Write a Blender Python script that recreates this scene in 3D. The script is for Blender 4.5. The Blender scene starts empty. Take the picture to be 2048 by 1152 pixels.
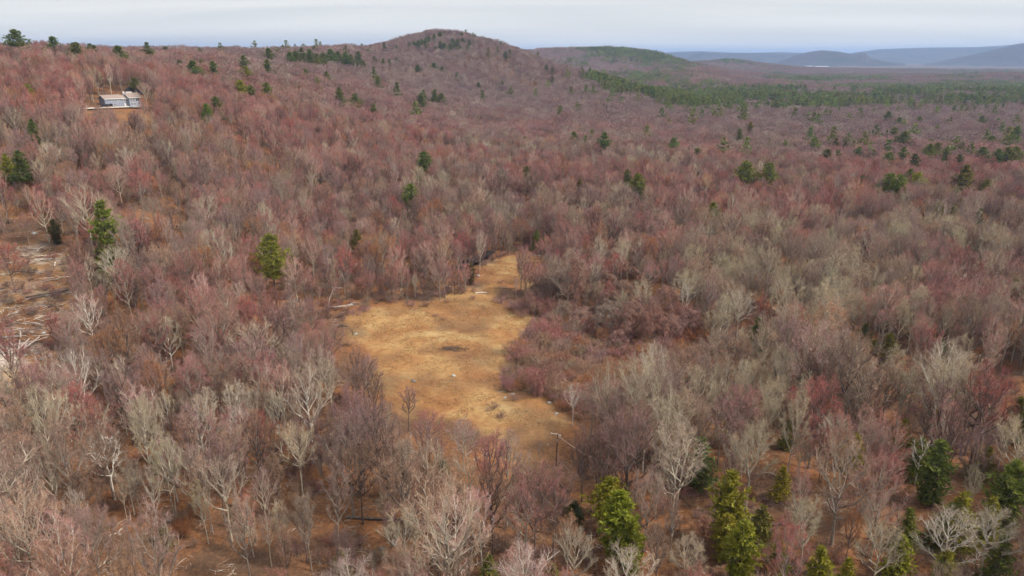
import bpy, math, random
import numpy as np
from mathutils import Vector

R2 = math.radians
SC = bpy.context.scene
COL = SC.collection

# ------------------------------------------------------------------ camera
CAMZ, PITCH, FPX = 90.0, 18.2, 1409.0            # focal length in pixels of the 2048-wide photograph
cam = bpy.data.cameras.new('camera')
cam.sensor_width = 36.0
cam.lens = 36.0 * FPX / 2048.0
cam.clip_start, cam.clip_end = 1.0, 80000.0
cam_o = bpy.data.objects.new('camera', cam)
cam_o.location = (0, 0, CAMZ)
cam_o.rotation_euler = (R2(90 - PITCH), 0, 0)
COL.objects.link(cam_o)
SC.camera = cam_o

# ------------------------------------------------------------------ world, sun, exposure
SUN_EL, SUN_AZ = 50.0, 105.0                      # azimuth clockwise from +Y (ahead), elevation in degrees
sun_dir = Vector((math.sin(R2(SUN_AZ)) * math.cos(R2(SUN_EL)), math.cos(R2(SUN_AZ)) * math.cos(R2(SUN_EL)), math.sin(R2(SUN_EL))))
W = bpy.data.worlds.new('World')
SC.world = W
W.use_nodes = True
nt = W.node_tree
nt.nodes.clear()
def N(t, typ, **kw):
    n = t.nodes.new(typ)
    for k, v in kw.items():
        setattr(n, k, v)
    return n
out = N(nt, 'ShaderNodeOutputWorld')
bg = N(nt, 'ShaderNodeBackground')
bg.inputs['Strength'].default_value = 1.0
sky = N(nt, 'ShaderNodeTexSky', sky_type='NISHITA', sun_disc=False, sun_elevation=R2(SUN_EL), sun_rotation=R2(SUN_AZ), altitude=200, air_density=1.0, dust_density=2.0)
skm = N(nt, 'ShaderNodeVectorMath', operation='SCALE')
skm.inputs['Scale'].default_value = 0.05
nt.links.new(sky.outputs[0], skm.inputs[0])
tc = N(nt, 'ShaderNodeTexCoord')
sep = N(nt, 'ShaderNodeSeparateXYZ')
nt.links.new(tc.outputs['Generated'], sep.inputs[0])
def wm(op, a, b=None, c=None):
    n = N(nt, 'ShaderNodeMath', operation=op)
    for i, v in enumerate((a, b, c)):
        if v is None: continue
        if isinstance(v, (int, float)): n.inputs[i].default_value = v
        else: nt.links.new(v, n.inputs[i])
    return n.outputs[0]
zz = wm('MAXIMUM', sep.outputs[2], 0.0)
den = wm('ADD', zz, 0.09)
cx = wm('DIVIDE', sep.outputs[0], den)
cy = wm('DIVIDE', sep.outputs[1], den)
cmb = N(nt, 'ShaderNodeCombineXYZ')
nt.links.new(wm('MULTIPLY', wm('ADD', cx, wm('MULTIPLY', cy, 0.35)), 0.16), cmb.inputs[0])
nt.links.new(wm('MULTIPLY', cy, 0.62), cmb.inputs[1])
cn = N(nt, 'ShaderNodeTexNoise')
cn.inputs['Scale'].default_value = 1.0; cn.inputs['Detail'].default_value = 7.0; cn.inputs['Roughness'].default_value = 0.52
cn.inputs['Distortion'].default_value = 0.4
nt.links.new(cmb.outputs[0], cn.inputs['Vector'])
ramp = N(nt, 'ShaderNodeValToRGB')
ramp.color_ramp.elements[0].position = 0.30; ramp.color_ramp.elements[0].color = (0.262, 0.271, 0.284, 1)
ramp.color_ramp.elements[1].position = 0.66; ramp.color_ramp.elements[1].color = (0.350, 0.352, 0.354, 1)
nt.links.new(cn.outputs['Fac'], ramp.inputs[0])
# thin overcast glows towards the hidden sun
dot = N(nt, 'ShaderNodeVectorMath', operation='DOT_PRODUCT')
dot.inputs[1].default_value = sun_dir
nt.links.new(tc.outputs['Generated'], dot.inputs[0])
glow = wm('MULTIPLY_ADD', wm('POWER', wm('MAXIMUM', dot.outputs['Value'], 0.0), 3.0), 0.45, 0.92)
gs = N(nt, 'ShaderNodeVectorMath', operation='SCALE')
hz_ = wm('EXPONENT', wm('MULTIPLY', zz, -11.0))
hm = N(nt, 'ShaderNodeMix', data_type='RGBA', blend_type='MULTIPLY')
hm.inputs[7].default_value = (1.28, 1.22, 1.09, 1)
nt.links.new(hz_, hm.inputs[0]); nt.links.new(ramp.outputs[0], hm.inputs[6])
nt.links.new(hm.outputs[2], gs.inputs[0]); nt.links.new(glow, gs.inputs['Scale'])
mx = N(nt, 'ShaderNodeMix', data_type='RGBA')
mx.inputs[0].default_value = 0.86
nt.links.new(skm.outputs[0], mx.inputs[6]); nt.links.new(gs.outputs[0], mx.inputs[7])
nt.links.new(mx.outputs[2], bg.inputs[0]); nt.links.new(bg.outputs[0], out.inputs[0])

sl = bpy.data.lights.new('sun', 'SUN')
sl.energy = 1.5; sl.angle = R2(10); sl.color = (1.0, 0.91, 0.79)
so = bpy.data.objects.new('sun', sl)
so.rotation_euler = sun_dir.to_track_quat('Z', 'Y').to_euler()
COL.objects.link(so)

SC.view_settings.view_transform = 'Standard'
SC.view_settings.look = 'None'
SC.view_settings.gamma = 1.0
SC.view_settings.use_curve_mapping = False
SC.view_settings.exposure = 1.55
SC.render.engine = 'CYCLES'
cy_ = SC.cycles
cy_.max_bounces = 3; cy_.diffuse_bounces = 2; cy_.glossy_bounces = 1; cy_.transmission_bounces = 2
cy_.transparent_max_bounces = 4; cy_.volume_bounces = 1
cy_.use_denoising = True
cy_.debug_use_spatial_splits = True
cy_.adaptive_threshold = 0.03
cy_.caustics_reflective = False; cy_.caustics_refractive = False

# ------------------------------------------------------------------ numbers: noise, projection, terrain
rs = np.random.RandomState(7)
_perm = rs.rand(256, 256)
def vnoise(x, y):
    xi = np.floor(x).astype(int); yi = np.floor(y).astype(int)
    fx = x - xi; fy = y - yi
    fx = fx * fx * (3 - 2 * fx); fy = fy * fy * (3 - 2 * fy)
    g = lambda a, b: _perm[a & 255, b & 255]
    return (g(xi, yi) * (1 - fx) + g(xi + 1, yi) * fx) * (1 - fy) + (g(xi, yi + 1) * (1 - fx) + g(xi + 1, yi + 1) * fx) * fy
def fbm(x, y, s, o=4, sx=0.0):
    v = 0; a = 0.5; t = 0
    for k in range(o):
        v = v + a * vnoise(x / s + 13.7 * k + sx, y / s + 7.3 * k + sx); t += a
        a *= 0.5; s *= 0.5
    return v / t

CP, SP = math.cos(R2(PITCH)), math.sin(R2(PITCH))
def ray(px, py):
    u = (px - 1024) / FPX; v = (576 - py) / FPX
    return np.array([u, CP + v * SP, -SP + v * CP])
def project(x, y, z):
    dz = z - CAMZ
    d = y * CP - dz * SP
    v = y * SP + dz * CP
    d = np.where(d < 1, 1, d)
    return 1024 + FPX * x / d, 576 - FPX * v / d, d

# control points (column, row in the photograph, horizontal range in metres, height of the growth on it): the ground passes through them
_cp = []
def cp(px, py, rng, dz=0.0):
    d = ray(px, py); k = rng / math.hypot(d[0], d[1])
    _cp.append((math.atan2(d[0], d[1]), math.log(rng), CAMZ + k * d[2] - dz))
def cz(px, rng, z):
    d = ray(px, 300)
    _cp.append((math.atan2(d[0], d[1]), math.log(rng), z))
for px in (-500, -150, 100, 400, 700, 1024, 1350, 1700, 2048, 2500):
    l = max(0.0, (500 - px) / 500.0)
    cz(px, 60, 3 * l); cz(px, 130, 5 * l + 0.5); cz(px, 200, 8 * l)
    cz(px, 20000, -5)
    if px > 1100:
        for r in (300, 500, 800): cz(px, r, 0 if px > 1400 else 1.5)
for px in (1500, 1700, 1900, 2048, 2500):
    for r in (1200, 1700, 2500, 3600, 5500, 9000): cz(px, r, 0)
for px in (-500, -150, 0):
    for r, z in ((300, 22), (400, 42), (500, 60), (620, 79), (760, 88), (1000, 82), (1800, 60), (4000, 30)): cz(px, r, z)
for r, z in ((240, 14), (290, 23), (330, 31), (400, 46), (480, 61), (560, 69), (700, 79), (900, 82), (1400, 66), (2500, 40)): cz(250, r, z)
for r, z in ((300, 6), (330, 9), (400, 17), (450, 27), (550, 45), (650, 57), (800, 76), (950, 87), (1200, 84), (1800, 60)): cz(500, r, z)
for r, z in ((300, 2), (430, 8), (560, 20), (800, 42), (1000, 62), (1150, 78), (1350, 92), (1600, 88), (2200, 60)): cz(720, r, z)
for r, z in ((300, 0), (440, 3), (620, 13), (850, 22), (1050, 30), (1300, 60), (1500, 105), (1650, 126), (1850, 105), (2400, 50)): cz(890, r, z)
for r, z in ((1500, 92), (1650, 112), (1850, 90), (2400, 45)): cz(980, r, z)
for r, z in ((300, 0), (450, 2), (650, 8), (850, 12), (1150, 25), (1400, 60), (1580, 92), (1750, 75), (2200, 30)): cz(1030, r, z)
for r, z in ((1300, 36), (1550, 72), (1750, 55), (2200, 15)): cz(1080, r, z)
for r, z in ((1150, 24), (1450, 53), (1700, 35), (2100, 8)): cz(1150, r, z)
for r, z in ((650, 3), (900, 8), (1150, 20), (1350, 37), (1550, 25), (1900, 4)): cz(1205, r, z)
for r, z in ((900, 4), (1200, 15), (1450, 8), (1800, 2)): cz(1300, r, z)
for px, z in ((1040, 100), (1090, 112), (1180, 116), (1260, 110), (1310, 92), (1345, 66)):
    cz(px, 3200, z); cz(px, 2650, z * 0.35 + 4); cz(px, 3900, z * 0.4)
for px, z in ((1320, 28), (1385, 44), (1450, 22)):
    cz(px, 2300, z); cz(px, 1950, z * 0.25)
for px, z in ((1400, 50), (1440, 64), (1490, 46), (1560, 22)): cz(px, 4600, z)
for px in (1400, 1480): cz(px, 3600, 10)
cz(1990, 3400, 18); cz(1990, 2900, 2)
for px in (700, 1024, 1300): cz(px, 6000, 10)
_cp = np.array(_cp)
def _U(r2): return np.where(r2 > 1e-12, r2 * np.log(r2 + 1e-12), 0.0)
_n = len(_cp)
_A = np.zeros((_n + 3, _n + 3))
_d2 = (_cp[:, None, 0] - _cp[None, :, 0]) ** 2 + (_cp[:, None, 1] - _cp[None, :, 1]) ** 2
_A[:_n, :_n] = _U(_d2) + np.eye(_n) * 2e-4
_P = np.c_[np.ones(_n), _cp[:, 0], _cp[:, 1]]
_A[:_n, _n:] = _P; _A[_n:, :_n] = _P.T
_w = np.linalg.solve(_A, np.r_[_cp[:, 2], 0, 0, 0])
AZL = math.atan2(*ray(-500, 300)[:2]); AZR = math.atan2(*ray(2500, 300)[:2])
_ga = np.linspace(AZL, AZR, 260); _gl = np.linspace(math.log(55), math.log(20000), 320)
_GA, _GL = np.meshgrid(_ga, _gl, indexing='ij')
def _tps(az, lr):
    o = _w[_n] + _w[_n + 1] * az + _w[_n + 2] * lr
    for k in range(0, len(az), 20000):
        s = slice(k, k + 20000)
        d2 = (az[s, None] - _cp[None, :, 0]) ** 2 + (lr[s, None] - _cp[None, :, 1]) ** 2
        o[s] += _U(d2) @ _w[:_n]
    return np.maximum(o, -8)
_G = _tps(_GA.ravel(), _GL.ravel()).reshape(_GA.shape)
def smooth_h(x, y):
    x = np.asarray(x, float); y = np.asarray(y, float)
    a = (np.clip(np.arctan2(x, y), AZL, AZR) - AZL) / (AZR - AZL) * 258.999
    l = (np.log(np.clip(np.hypot(x, y), 55.001, 19999)) - _gl[0]) / (_gl[-1] - _gl[0]) * 318.999
    i = a.astype(int); j = l.astype(int); fa = a - i; fl = l - j
    return (_G[i, j] * (1 - fa) + _G[i + 1, j] * fa) * (1 - fl) + (_G[i, j + 1] * (1 - fa) + _G[i + 1, j + 1] * fa) * fl
def relief(x, y):
    r = np.hypot(x, y)
    a = np.clip(r / 900, 0, 1)
    e = ((x + 20) / 75) ** 2 + ((y - 212) / 95) ** 2          # the mown meadow lies smoother than the woods
    calm = 0.05 + 0.95 * np.clip((e - 0.35) / 0.8, 0, 1)
    return calm * ((fbm(x, y, 26.0, 3) - 0.5) * 2.2 + (fbm(x, y, 4.0, 2, 5.1) - 0.5) * 0.45) + (fbm(x, y, 160.0, 3, 2.2) - 0.5) * 14 * a

def inpoly(px, py, poly):
    px = np.asarray(px, float); py = np.asarray(py, float)
    c = np.zeros(px.shape, bool)
    n = len(poly)
    for i in range(n):
        x0, y0 = poly[i]; x1, y1 = poly[(i + 1) % n]
        if y0 == y1: continue
        m = ((y0 > py) != (y1 > py)) & (px < (x1 - x0) * (py - y0) / (y1 - y0) + x0)
        c ^= m
    return c

def H(x, y):
    return smooth_h(x, y) + relief(np.asarray(x, float), np.asarray(y, float))
def ground_at(px, py):
    d = ray(px, py)
    a, b = 60.0, 9000.0
    for n_ in (120, 40, 30):
        ts = np.geomspace(a, b, n_)
        below = np.where(CAMZ + d[2] * ts < H(d[0] * ts, d[1] * ts))[0]
        if len(below) == 0: a = b; break
        k = max(1, below[0]); a, b = ts[k - 1], ts[k]
    t = b
    q = d * t
    return Vector((q[0], q[1], float(H(q[0], q[1]))))
def base_for_top(px, ytop, hh):
    """the ground point in that column from which a tree of height hh reaches row ytop"""
    u = (px - 1024) / FPX; a = math.atan(u)
    r = np.geomspace(50, 4000, 900)                 # walk out along the column's azimuth (refined for perspective)
    d = ray(px, min(ytop + 40, 1150)); az = math.atan2(d[0], d[1])
    for _ in range(3):
        x, y = r * math.sin(az), r * math.cos(az); z = H(x, y)
        px_, yt, _d = project(x, y, z + hh)
        k = int(np.argmax(yt < ytop)) if (yt < ytop).any() else len(r) - 1
        az += (px - px_[k]) / FPX * 0.9
    return Vector((x[k], y[k], z[k]))

# regions of the ground, outlined on the photograph
MEADOW = [(690, 650), (715, 634), (762, 612), (850, 603), (915, 594), (960, 586), (962, 560), (972, 540), (1000, 520), (1050, 508), (1088, 516), (1085, 556), (1050, 578), (990, 586), (1002, 606), (1076, 640), (1062, 662), (1030, 700), (1004, 738), (1000, 785), (1060, 797), (1108, 806), (1132, 850), (1128, 900), (1120, 965), (1070, 985), (1020, 950), (985, 890), (930, 850), (860, 850), (800, 830), (762, 770), (725, 712), (690, 676)]
NOTREE = [
    [(650, 655), (715, 630), (762, 610), (850, 606), (950, 588), (955, 560), (968, 538), (1000, 515), (1050, 503), (1088, 510), (1092, 556), (1060, 580), (1010, 590), (1085, 620), (1240, 650), (1400, 670), (1420, 775), (1300, 800), (1180, 850), (1170, 900), (1165, 1000), (1080, 1040), (1000, 1000), (880, 950), (800, 915), (745, 830), (700, 780), (640, 720)],
    [(-300, 500), (120, 490), (170, 560), (165, 640), (110, 730), (60, 800), (-300, 900)],
    [(178, 216), (196, 196), (255, 186), (300, 188), (318, 205), (335, 240), (300, 292), (185, 290), (150, 238)],
    [(240, 430), (300, 425), (385, 445), (380, 485), (250, 480)],
    [(20, 440), (110, 430), (120, 480), (20, 490)],
]
GRAVEL = [(-300, 690), (20, 700), (55, 730), (40, 745), (-300, 748)]
SLASH = [(-300, 500), (120, 490), (170, 560), (165, 640), (110, 730), (60, 800), (-300, 900)]
YELLOWG = [(-300, 745), (60, 745), (80, 780), (60, 830), (-300, 850)]
YARD = [(150, 215), (205, 216), (290, 214), (330, 218), (385, 245), (350, 262), (280, 262), (160, 240)]
LAWN = [(285, 176), (372, 176), (375, 194), (290, 192)]
SHRUB = [(1010, 600), (1085, 622), (1250, 640), (1420, 640), (1440, 790), (1300, 810), (1140, 840), (1090, 800), (1005, 785), (1008, 738), (1035, 700), (1070, 660)]

# ------------------------------------------------------------------ materials
def new_mat(name):
    m = bpy.data.materials.new(name); m.use_nodes = True
    t = m.node_tree; t.nodes.clear()
    o = N(t, 'ShaderNodeOutputMaterial'); b = N(t, 'ShaderNodeBsdfPrincipled')
    b.inputs['Specular IOR Level'].default_value = 0.2
    t.links.new(b.outputs[0], o.inputs[0])
    return m, t, b
def noise_node(t, scale, detail=4, rough=0.55, coord='Object'):
    tcn = N(t, 'ShaderNodeTexCoord'); n = N(t, 'ShaderNodeTexNoise')
    n.inputs['Scale'].default_value = scale; n.inputs['Detail'].default_value = detail; n.inputs['Roughness'].default_value = rough
    t.links.new(tcn.outputs[coord], n.inputs['Vector'])
    return n
def ramp_node(t, fac, stops):
    r = N(t, 'ShaderNodeValToRGB')
    e = r.color_ramp.elements
    while len(e) < len(stops): e.new(0.5)
    for k, (p, c) in enumerate(stops):
        e[k].position = p; e[k].color = (*c, 1)
    t.links.new(fac, r.inputs[0])
    return r.outputs[0]
def mixc(t, fac, a, b, mode='MIX'):
    n = N(t, 'ShaderNodeMix', data_type='RGBA', blend_type=mode)
    for s, v in ((0, fac), (6, a), (7, b)):
        if isinstance(v, (int, float)): n.inputs[s].default_value = v
        elif isinstance(v, tuple): n.inputs[s].default_value = (*v, 1)
        else: t.links.new(v, n.inputs[s])
    return n.outputs[2]
def simple_mat(name, c, rough=0.7, var=0.25, scale=3.0, metal=0.0):
    m, t, b = new_mat(name)
    n = noise_node(t, scale)
    lo = tuple(x * (1 - var) for x in c); hi = tuple(min(1, x * (1 + var)) for x in c)
    t.links.new(ramp_node(t, n.outputs['Fac'], [(0.3, lo), (0.7, hi)]), b.inputs['Base Color'])
    b.inputs['Roughness'].default_value = rough; b.inputs['Metallic'].default_value = metal
    return m
def inst_attr(t, name):
    a = N(t, 'ShaderNodeAttribute', attribute_type='INSTANCER'); a.attribute_name = name
    return a
def geo_attr(t, name):
    a = N(t, 'ShaderNodeAttribute', attribute_type='GEOMETRY'); a.attribute_name = name
    return a

M_wood, t, b = new_mat('tree_bark')              # trunks and limbs
n = noise_node(t, 1.6, 3)
v = ramp_node(t, n.outputs['Fac'], [(0.3, (0.7, 0.7, 0.7)), (0.7, (1.25, 1.25, 1.25))])
t.links.new(mixc(t, 1.0, inst_attr(t, 'bark').outputs['Color'], v, 'MULTIPLY'), b.inputs['Base Color'])
b.inputs['Roughness'].default_value = 0.85

M_twig, t, b = new_mat('tree_twigs')             # branches shade into budding twigs
lv = geo_attr(t, 'lvl')
t.links.new(mixc(t, lv.outputs['Fac'], inst_attr(t, 'bark').outputs['Color'], inst_attr(t, 'tint').outputs['Color']), b.inputs['Base Color'])
b.inputs['Roughness'].default_value = 0.8

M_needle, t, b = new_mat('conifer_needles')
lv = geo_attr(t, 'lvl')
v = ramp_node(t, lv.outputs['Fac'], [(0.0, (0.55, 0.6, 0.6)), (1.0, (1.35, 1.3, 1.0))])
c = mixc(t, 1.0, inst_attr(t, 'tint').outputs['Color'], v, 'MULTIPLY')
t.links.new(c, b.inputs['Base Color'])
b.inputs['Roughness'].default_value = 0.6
tr = N(t, 'ShaderNodeBsdfTranslucent'); t.links.new(c, tr.inputs[0])
ms = N(t, 'ShaderNodeMixShader'); ms.inputs[0].default_value = 0.3
t.links.new(b.outputs[0], ms.inputs[1]); t.links.new(tr.outputs[0], ms.inputs[2])
t.links.new(ms.outputs[0], [x for x in t.nodes if x.type == 'OUTPUT_MATERIAL'][0].inputs[0])

# the ground: leaf litter, dry grass, gravel, and far off the colours of unbroken woods
M_ground, t, b = new_mat('ground_litter')
zn = geo_attr(t, 'zone'); zs = N(t, 'ShaderNodeSeparateColor'); t.links.new(zn.outputs['Color'], zs.inputs[0])
z2 = geo_attr(t, 'zone2'); z2s = N(t, 'ShaderNodeSeparateColor'); t.links.new(z2.outputs['Color'], z2s.inputs[0])
n1 = noise_node(t, 1.3, 9, 0.78); n2 = noise_node(t, 0.06, 5, 0.6)
litter = ramp_node(t, n1.outputs['Fac'], [(0.25, (0.04, 0.022, 0.014)), (0.42, (0.15, 0.066, 0.03)), (0.58, (0.29, 0.125, 0.05)), (0.8, (0.42, 0.22, 0.105))])
litter2 = ramp_node(t, n1.outputs['Fac'], [(0.25, (0.04, 0.027, 0.02)), (0.5, (0.115, 0.066, 0.04)), (0.8, (0.24, 0.15, 0.09))])
lit = mixc(t, ramp_node(t, n2.outputs['Fac'], [(0.4, (0, 0, 0)), (0.6, (1, 1, 1))]), litter, litter2)
gmp = N(t, 'ShaderNodeMapping'); gmp.inputs['Scale'].default_value = (0.075, 0.085, 0.05); gmp.inputs['Rotation'].default_value = (0, 0, 0.5)
gtc = N(t, 'ShaderNodeTexCoord'); t.links.new(gtc.outputs['Object'], gmp.inputs[0])
n3 = N(t, 'ShaderNodeTexNoise'); n3.inputs['Scale'].default_value = 1.0; n3.inputs['Detail'].default_value = 6; n3.inputs['Roughness'].default_value = 0.6; n3.inputs['Distortion'].default_value = 0.6
t.links.new(gmp.outputs[0], n3.inputs['Vector'])
n4 = noise_node(t, 0.7, 5, 0.7)
gr = ramp_node(t, n3.outputs['Fac'], [(0.3, (0.26, 0.118, 0.045)), (0.43, (0.325, 0.168, 0.066)), (0.53, (0.37, 0.218, 0.09)), (0.62, (0.40, 0.27, 0.12)), (0.75, (0.43, 0.30, 0.165))])
gr = mixc(t, 0.75, gr, ramp_node(t, n4.outputs['Fac'], [(0.25, (0.42, 0.38, 0.38)), (0.5, (0.95, 0.95, 0.95)), (0.75, (1.25, 1.25, 1.25))]), 'MULTIPLY')
c = mixc(t, zs.outputs[0], lit, gr)
n5 = noise_node(t, 2.2, 5, 0.8)
c = mixc(t, zs.outputs[1], c, ramp_node(t, n5.outputs['Fac'], [(0.3, (0.30, 0.25, 0.2)), (0.7, (0.66, 0.58, 0.5))]))
lawn = ramp_node(t, n4.outputs['Fac'], [(0.3, (0.15, 0.115, 0.045)), (0.7, (0.22, 0.17, 0.075))])
c = mixc(t, z2s.outputs[0], c, lawn)
n6 = noise_node(t, 0.004, 8, 0.62); n7 = noise_node(t, 0.05, 5, 0.65)
woods = ramp_node(t, n7.outputs['Fac'], [(0.3, (0.075, 0.05, 0.05)), (0.7, (0.19, 0.125, 0.12))])
pines = ramp_node(t, n7.outputs['Fac'], [(0.3, (0.018, 0.03, 0.016)), (0.7, (0.06, 0.085, 0.035))])
far = mixc(t, ramp_node(t, n6.outputs['Fac'], [(0.50, (0, 0, 0)), (0.6, (0.9, 0.9, 0.9))]), woods, pines)
c = mixc(t, zs.outputs[2], c, far)
t.links.new(c, b.inputs['Base Color']); b.inputs['Roughness'].default_value = 0.95
bp = N(t, 'ShaderNodeBump'); bp.inputs['Strength'].default_value = 0.6; bp.inputs['Distance'].default_value = 0.25
t.links.new(n1.outputs['Fac'], bp.inputs['Height']); t.links.new(bp.outputs[0], b.inputs['Normal'])

M_hill, t, b = new_mat('distant_wooded_hill')
n6 = noise_node(t, 0.0035, 8, 0.6); n7 = noise_node(t, 0.03, 5, 0.65)
woods = ramp_node(t, n7.outputs['Fac'], [(0.3, (0.035, 0.03, 0.036)), (0.7, (0.085, 0.066, 0.075))])
pines = ramp_node(t, n7.outputs['Fac'], [(0.3, (0.012, 0.02, 0.018)), (0.7, (0.035, 0.05, 0.036))])
t.links.new(mixc(t, ramp_node(t, n6.outputs['Fac'], [(0.48, (0, 0, 0)), (0.62, (1, 1, 1))]), woods, pines), b.inputs['Base Color'])
b.inputs['Roughness'].default_value = 1.0

M_water, t, b = new_mat('dark_pond_water')
n = noise_node(t, 0.8, 3)
b.inputs['Base Color'].default_value = (0.03, 0.028, 0.03, 1); b.inputs['Roughness'].default_value = 0.05; b.inputs['Specular IOR Level'].default_value = 0.5
bp = N(t, 'ShaderNodeBump'); bp.inputs['Strength'].default_value = 0.15; bp.inputs['Distance'].default_value = 0.05
t.links.new(n.outputs['Fac'], bp.inputs['Height']); t.links.new(bp.outputs[0], b.inputs['Normal'])
M_drive = simple_mat('pale_gravel_drive', (0.50, 0.44, 0.37), 0.95, 0.2, 1.5)
M_siding = simple_mat('grey_blue_siding', (0.28, 0.315, 0.39), 0.7, 0.08, 2.0)
M_trim = simple_mat('white_trim', (0.78, 0.78, 0.78), 0.5, 0.05, 3.0)
M_roof = simple_mat('tan_shingles', (0.30, 0.235, 0.20), 0.9, 0.2, 3.0)
M_glass = simple_mat('dark_window_glass', (0.05, 0.06, 0.08), 0.15, 0.2, 2.0)
M_dark = simple_mat('dark_opening', (0.025, 0.025, 0.03), 0.9, 0.3, 2.0)
M_shedroof = simple_mat('charcoal_shingles', (0.035, 0.037, 0.05), 0.9, 0.3, 3.0)
M_shed = simple_mat('dark_stained_boards', (0.05, 0.045, 0.05), 0.9, 0.3, 3.0)
M_car = simple_mat('black_car_paint', (0.02, 0.022, 0.028), 0.3, 0.1, 1.0)
M_tyre = simple_mat('tyre_rubber', (0.02, 0.02, 0.02), 0.9, 0.2, 4.0)
M_rim = simple_mat('grey_alloy', (0.4, 0.4, 0.42), 0.4, 0.1, 4.0, 0.6)
M_red = simple_mat('red_lamp_lens', (0.3, 0.02, 0.02), 0.3, 0.1, 4.0)
M_rock = simple_mat('pale_granite', (0.40, 0.38, 0.36), 0.9, 0.3, 2.5)
M_rockd = simple_mat('grey_fieldstone', (0.20, 0.19, 0.18), 0.9, 0.35, 2.5)
M_deadw = simple_mat('bleached_dead_wood', (0.58, 0.53, 0.47), 0.9, 0.25, 1.5)
M_log = simple_mat('weathered_grey_log', (0.36, 0.30, 0.27), 0.9, 0.35, 1.5)
M_logd = simple_mat('dark_wet_log', (0.12, 0.095, 0.08), 0.9, 0.35, 1.5)
M_cut = simple_mat('fresh_cut_wood', (0.62, 0.50, 0.36), 0.85, 0.15, 5.0)
M_pole = simple_mat('creosoted_pole', (0.075, 0.05, 0.04), 0.85, 0.3, 3.0)
M_cable = simple_mat('pale_cable', (0.5, 0.42, 0.36), 0.6, 0.1, 3.0)
M_ceram = simple_mat('white_insulator', (0.75, 0.74, 0.72), 0.3, 0.05, 3.0)
M_metal = simple_mat('galvanised_steel', (0.5, 0.5, 0.5), 0.4, 0.1, 3.0, 0.7)
M_white = simple_mat('white_metal_roof', (0.36, 0.36, 0.36), 0.5, 0.03, 0.1)
M_whitewall = simple_mat('pale_metal_wall', (0.3, 0.3, 0.3), 0.5, 0.05, 0.1)
M_grass, t, b = new_mat('dry_grass_blades')
lv = geo_attr(t, 'lvl')
t.links.new(mixc(t, lv.outputs['Fac'], inst_attr(t, 'bark').outputs['Color'], inst_attr(t, 'tint').outputs['Color']), b.inputs['Base Color'])
b.inputs['Roughness'].default_value = 0.8

# ------------------------------------------------------------------ mesh helpers
class MB:
    def __init__(s): s.v = []; s.f = []; s.l = []; s.m = []
    def tube(s, pts, rad, sides=4, lvl=0.0, mat=0, cap=False):
        base = len(s.v); n = len(pts)
        lv = lvl if isinstance(lvl, (list, tuple)) else [lvl] * n
        for i in range(n):
            d = (pts[min(i + 1, n - 1)] - pts[max(i - 1, 0)])
            d = d.normalized() if d.length > 1e-9 else Vector((0, 0, 1))
            a = d.orthogonal().normalized(); c = d.cross(a)
            if rad[i] <= 0 and i == n - 1:
                s.v.append(tuple(pts[i])); s.l.append(lv[i]); continue
            for k in range(sides):
                th = 2 * math.pi * k / sides
                s.v.append(tuple(pts[i] + (a * math.cos(th) + c * math.sin(th)) * rad[i])); s.l.append(lv[i])
        for i in range(n - 1):
            tip = rad[i + 1] <= 0 and i + 1 == n - 1
            for k in range(sides):
                k2 = (k + 1) % sides
                if tip: s.f.append((base + i * sides + k, base + i * sides + k2, base + (i + 1) * sides))
                else: s.f.append((base + i * sides + k, base + i * sides + k2, base + (i + 1) * sides + k2, base + (i + 1) * sides + k))
                s.m.append(mat)
        if cap:
            s.f.append(tuple(base + k for k in reversed(range(sides)))); s.m.append(mat)
            if rad[-1] > 0: s.f.append(tuple(base + (n - 1) * sides + k for k in range(sides))); s.m.append(mat)
    def blade(s, p, d, w, lvl=1.0, mat=0, rng=random, l0=None):
        side = d.cross(Vector((rng.uniform(-1, 1), rng.uniform(-1, 1), rng.uniform(-1, 1))))
        if side.length < 1e-6: side = d.orthogonal()
        side = side.normalized() * w * 0.5
        b = len(s.v)
        s.v += [tuple(p - side), tuple(p + side), tuple(p + d)]
        s.l += [lvl if l0 is None else l0] * 2 + [lvl]
        s.f.append((b, b + 1, b + 2)); s.m.append(mat)
    def box(s, x0, x1, y0, y1, z0, z1, mat=0):
        b = len(s.v)
        s.v += [(x, y, z) for z in (z0, z1) for y in (y0, y1) for x in (x0, x1)]; s.l += [0] * 8
        s.f += [(b, b + 2, b + 3, b + 1), (b + 4, b + 5, b + 7, b + 6), (b, b + 1, b + 5, b + 4), (b + 2, b + 6, b + 7, b + 3), (b, b + 4, b + 6, b + 2), (b + 1, b + 3, b + 7, b + 5)]
        s.m += [mat] * 6
    def poly(s, vs, fs, mat=0):
        b = len(s.v); s.v += [tuple(x) for x in vs]; s.l += [0] * len(vs)
        for f in fs: s.f.append(tuple(b + i for i in f)); s.m.append(mat)
    def mesh(s, name, mats, smooth=False):
        me = bpy.data.meshes.new(name)
        me.from_pydata(s.v, [], s.f)
        for m in (mats if isinstance(mats, (list, tuple)) else [mats]): me.materials.append(m)
        if any(s.m): me.polygons.foreach_set('material_index', s.m)
        a = me.attributes.new('lvl', 'FLOAT', 'POINT'); a.data.foreach_set('value', s.l)
        if smooth: me.polygons.foreach_set('use_smooth', [True] * len(s.f))
        me.update()
        return me
def link(name, me, parent=None, loc=None):
    o = bpy.data.objects.new(name, me); COL.objects.link(o)
    if parent is not None: o.parent = parent
    if loc is not None: o.location = loc
    return o
def tag(o, label=None, cat=None, group=None, kind=None):
    if label: o['label'] = label
    if cat: o['category'] = cat
    if group: o['group'] = group
    if kind: o['kind'] = kind
    return o
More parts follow.
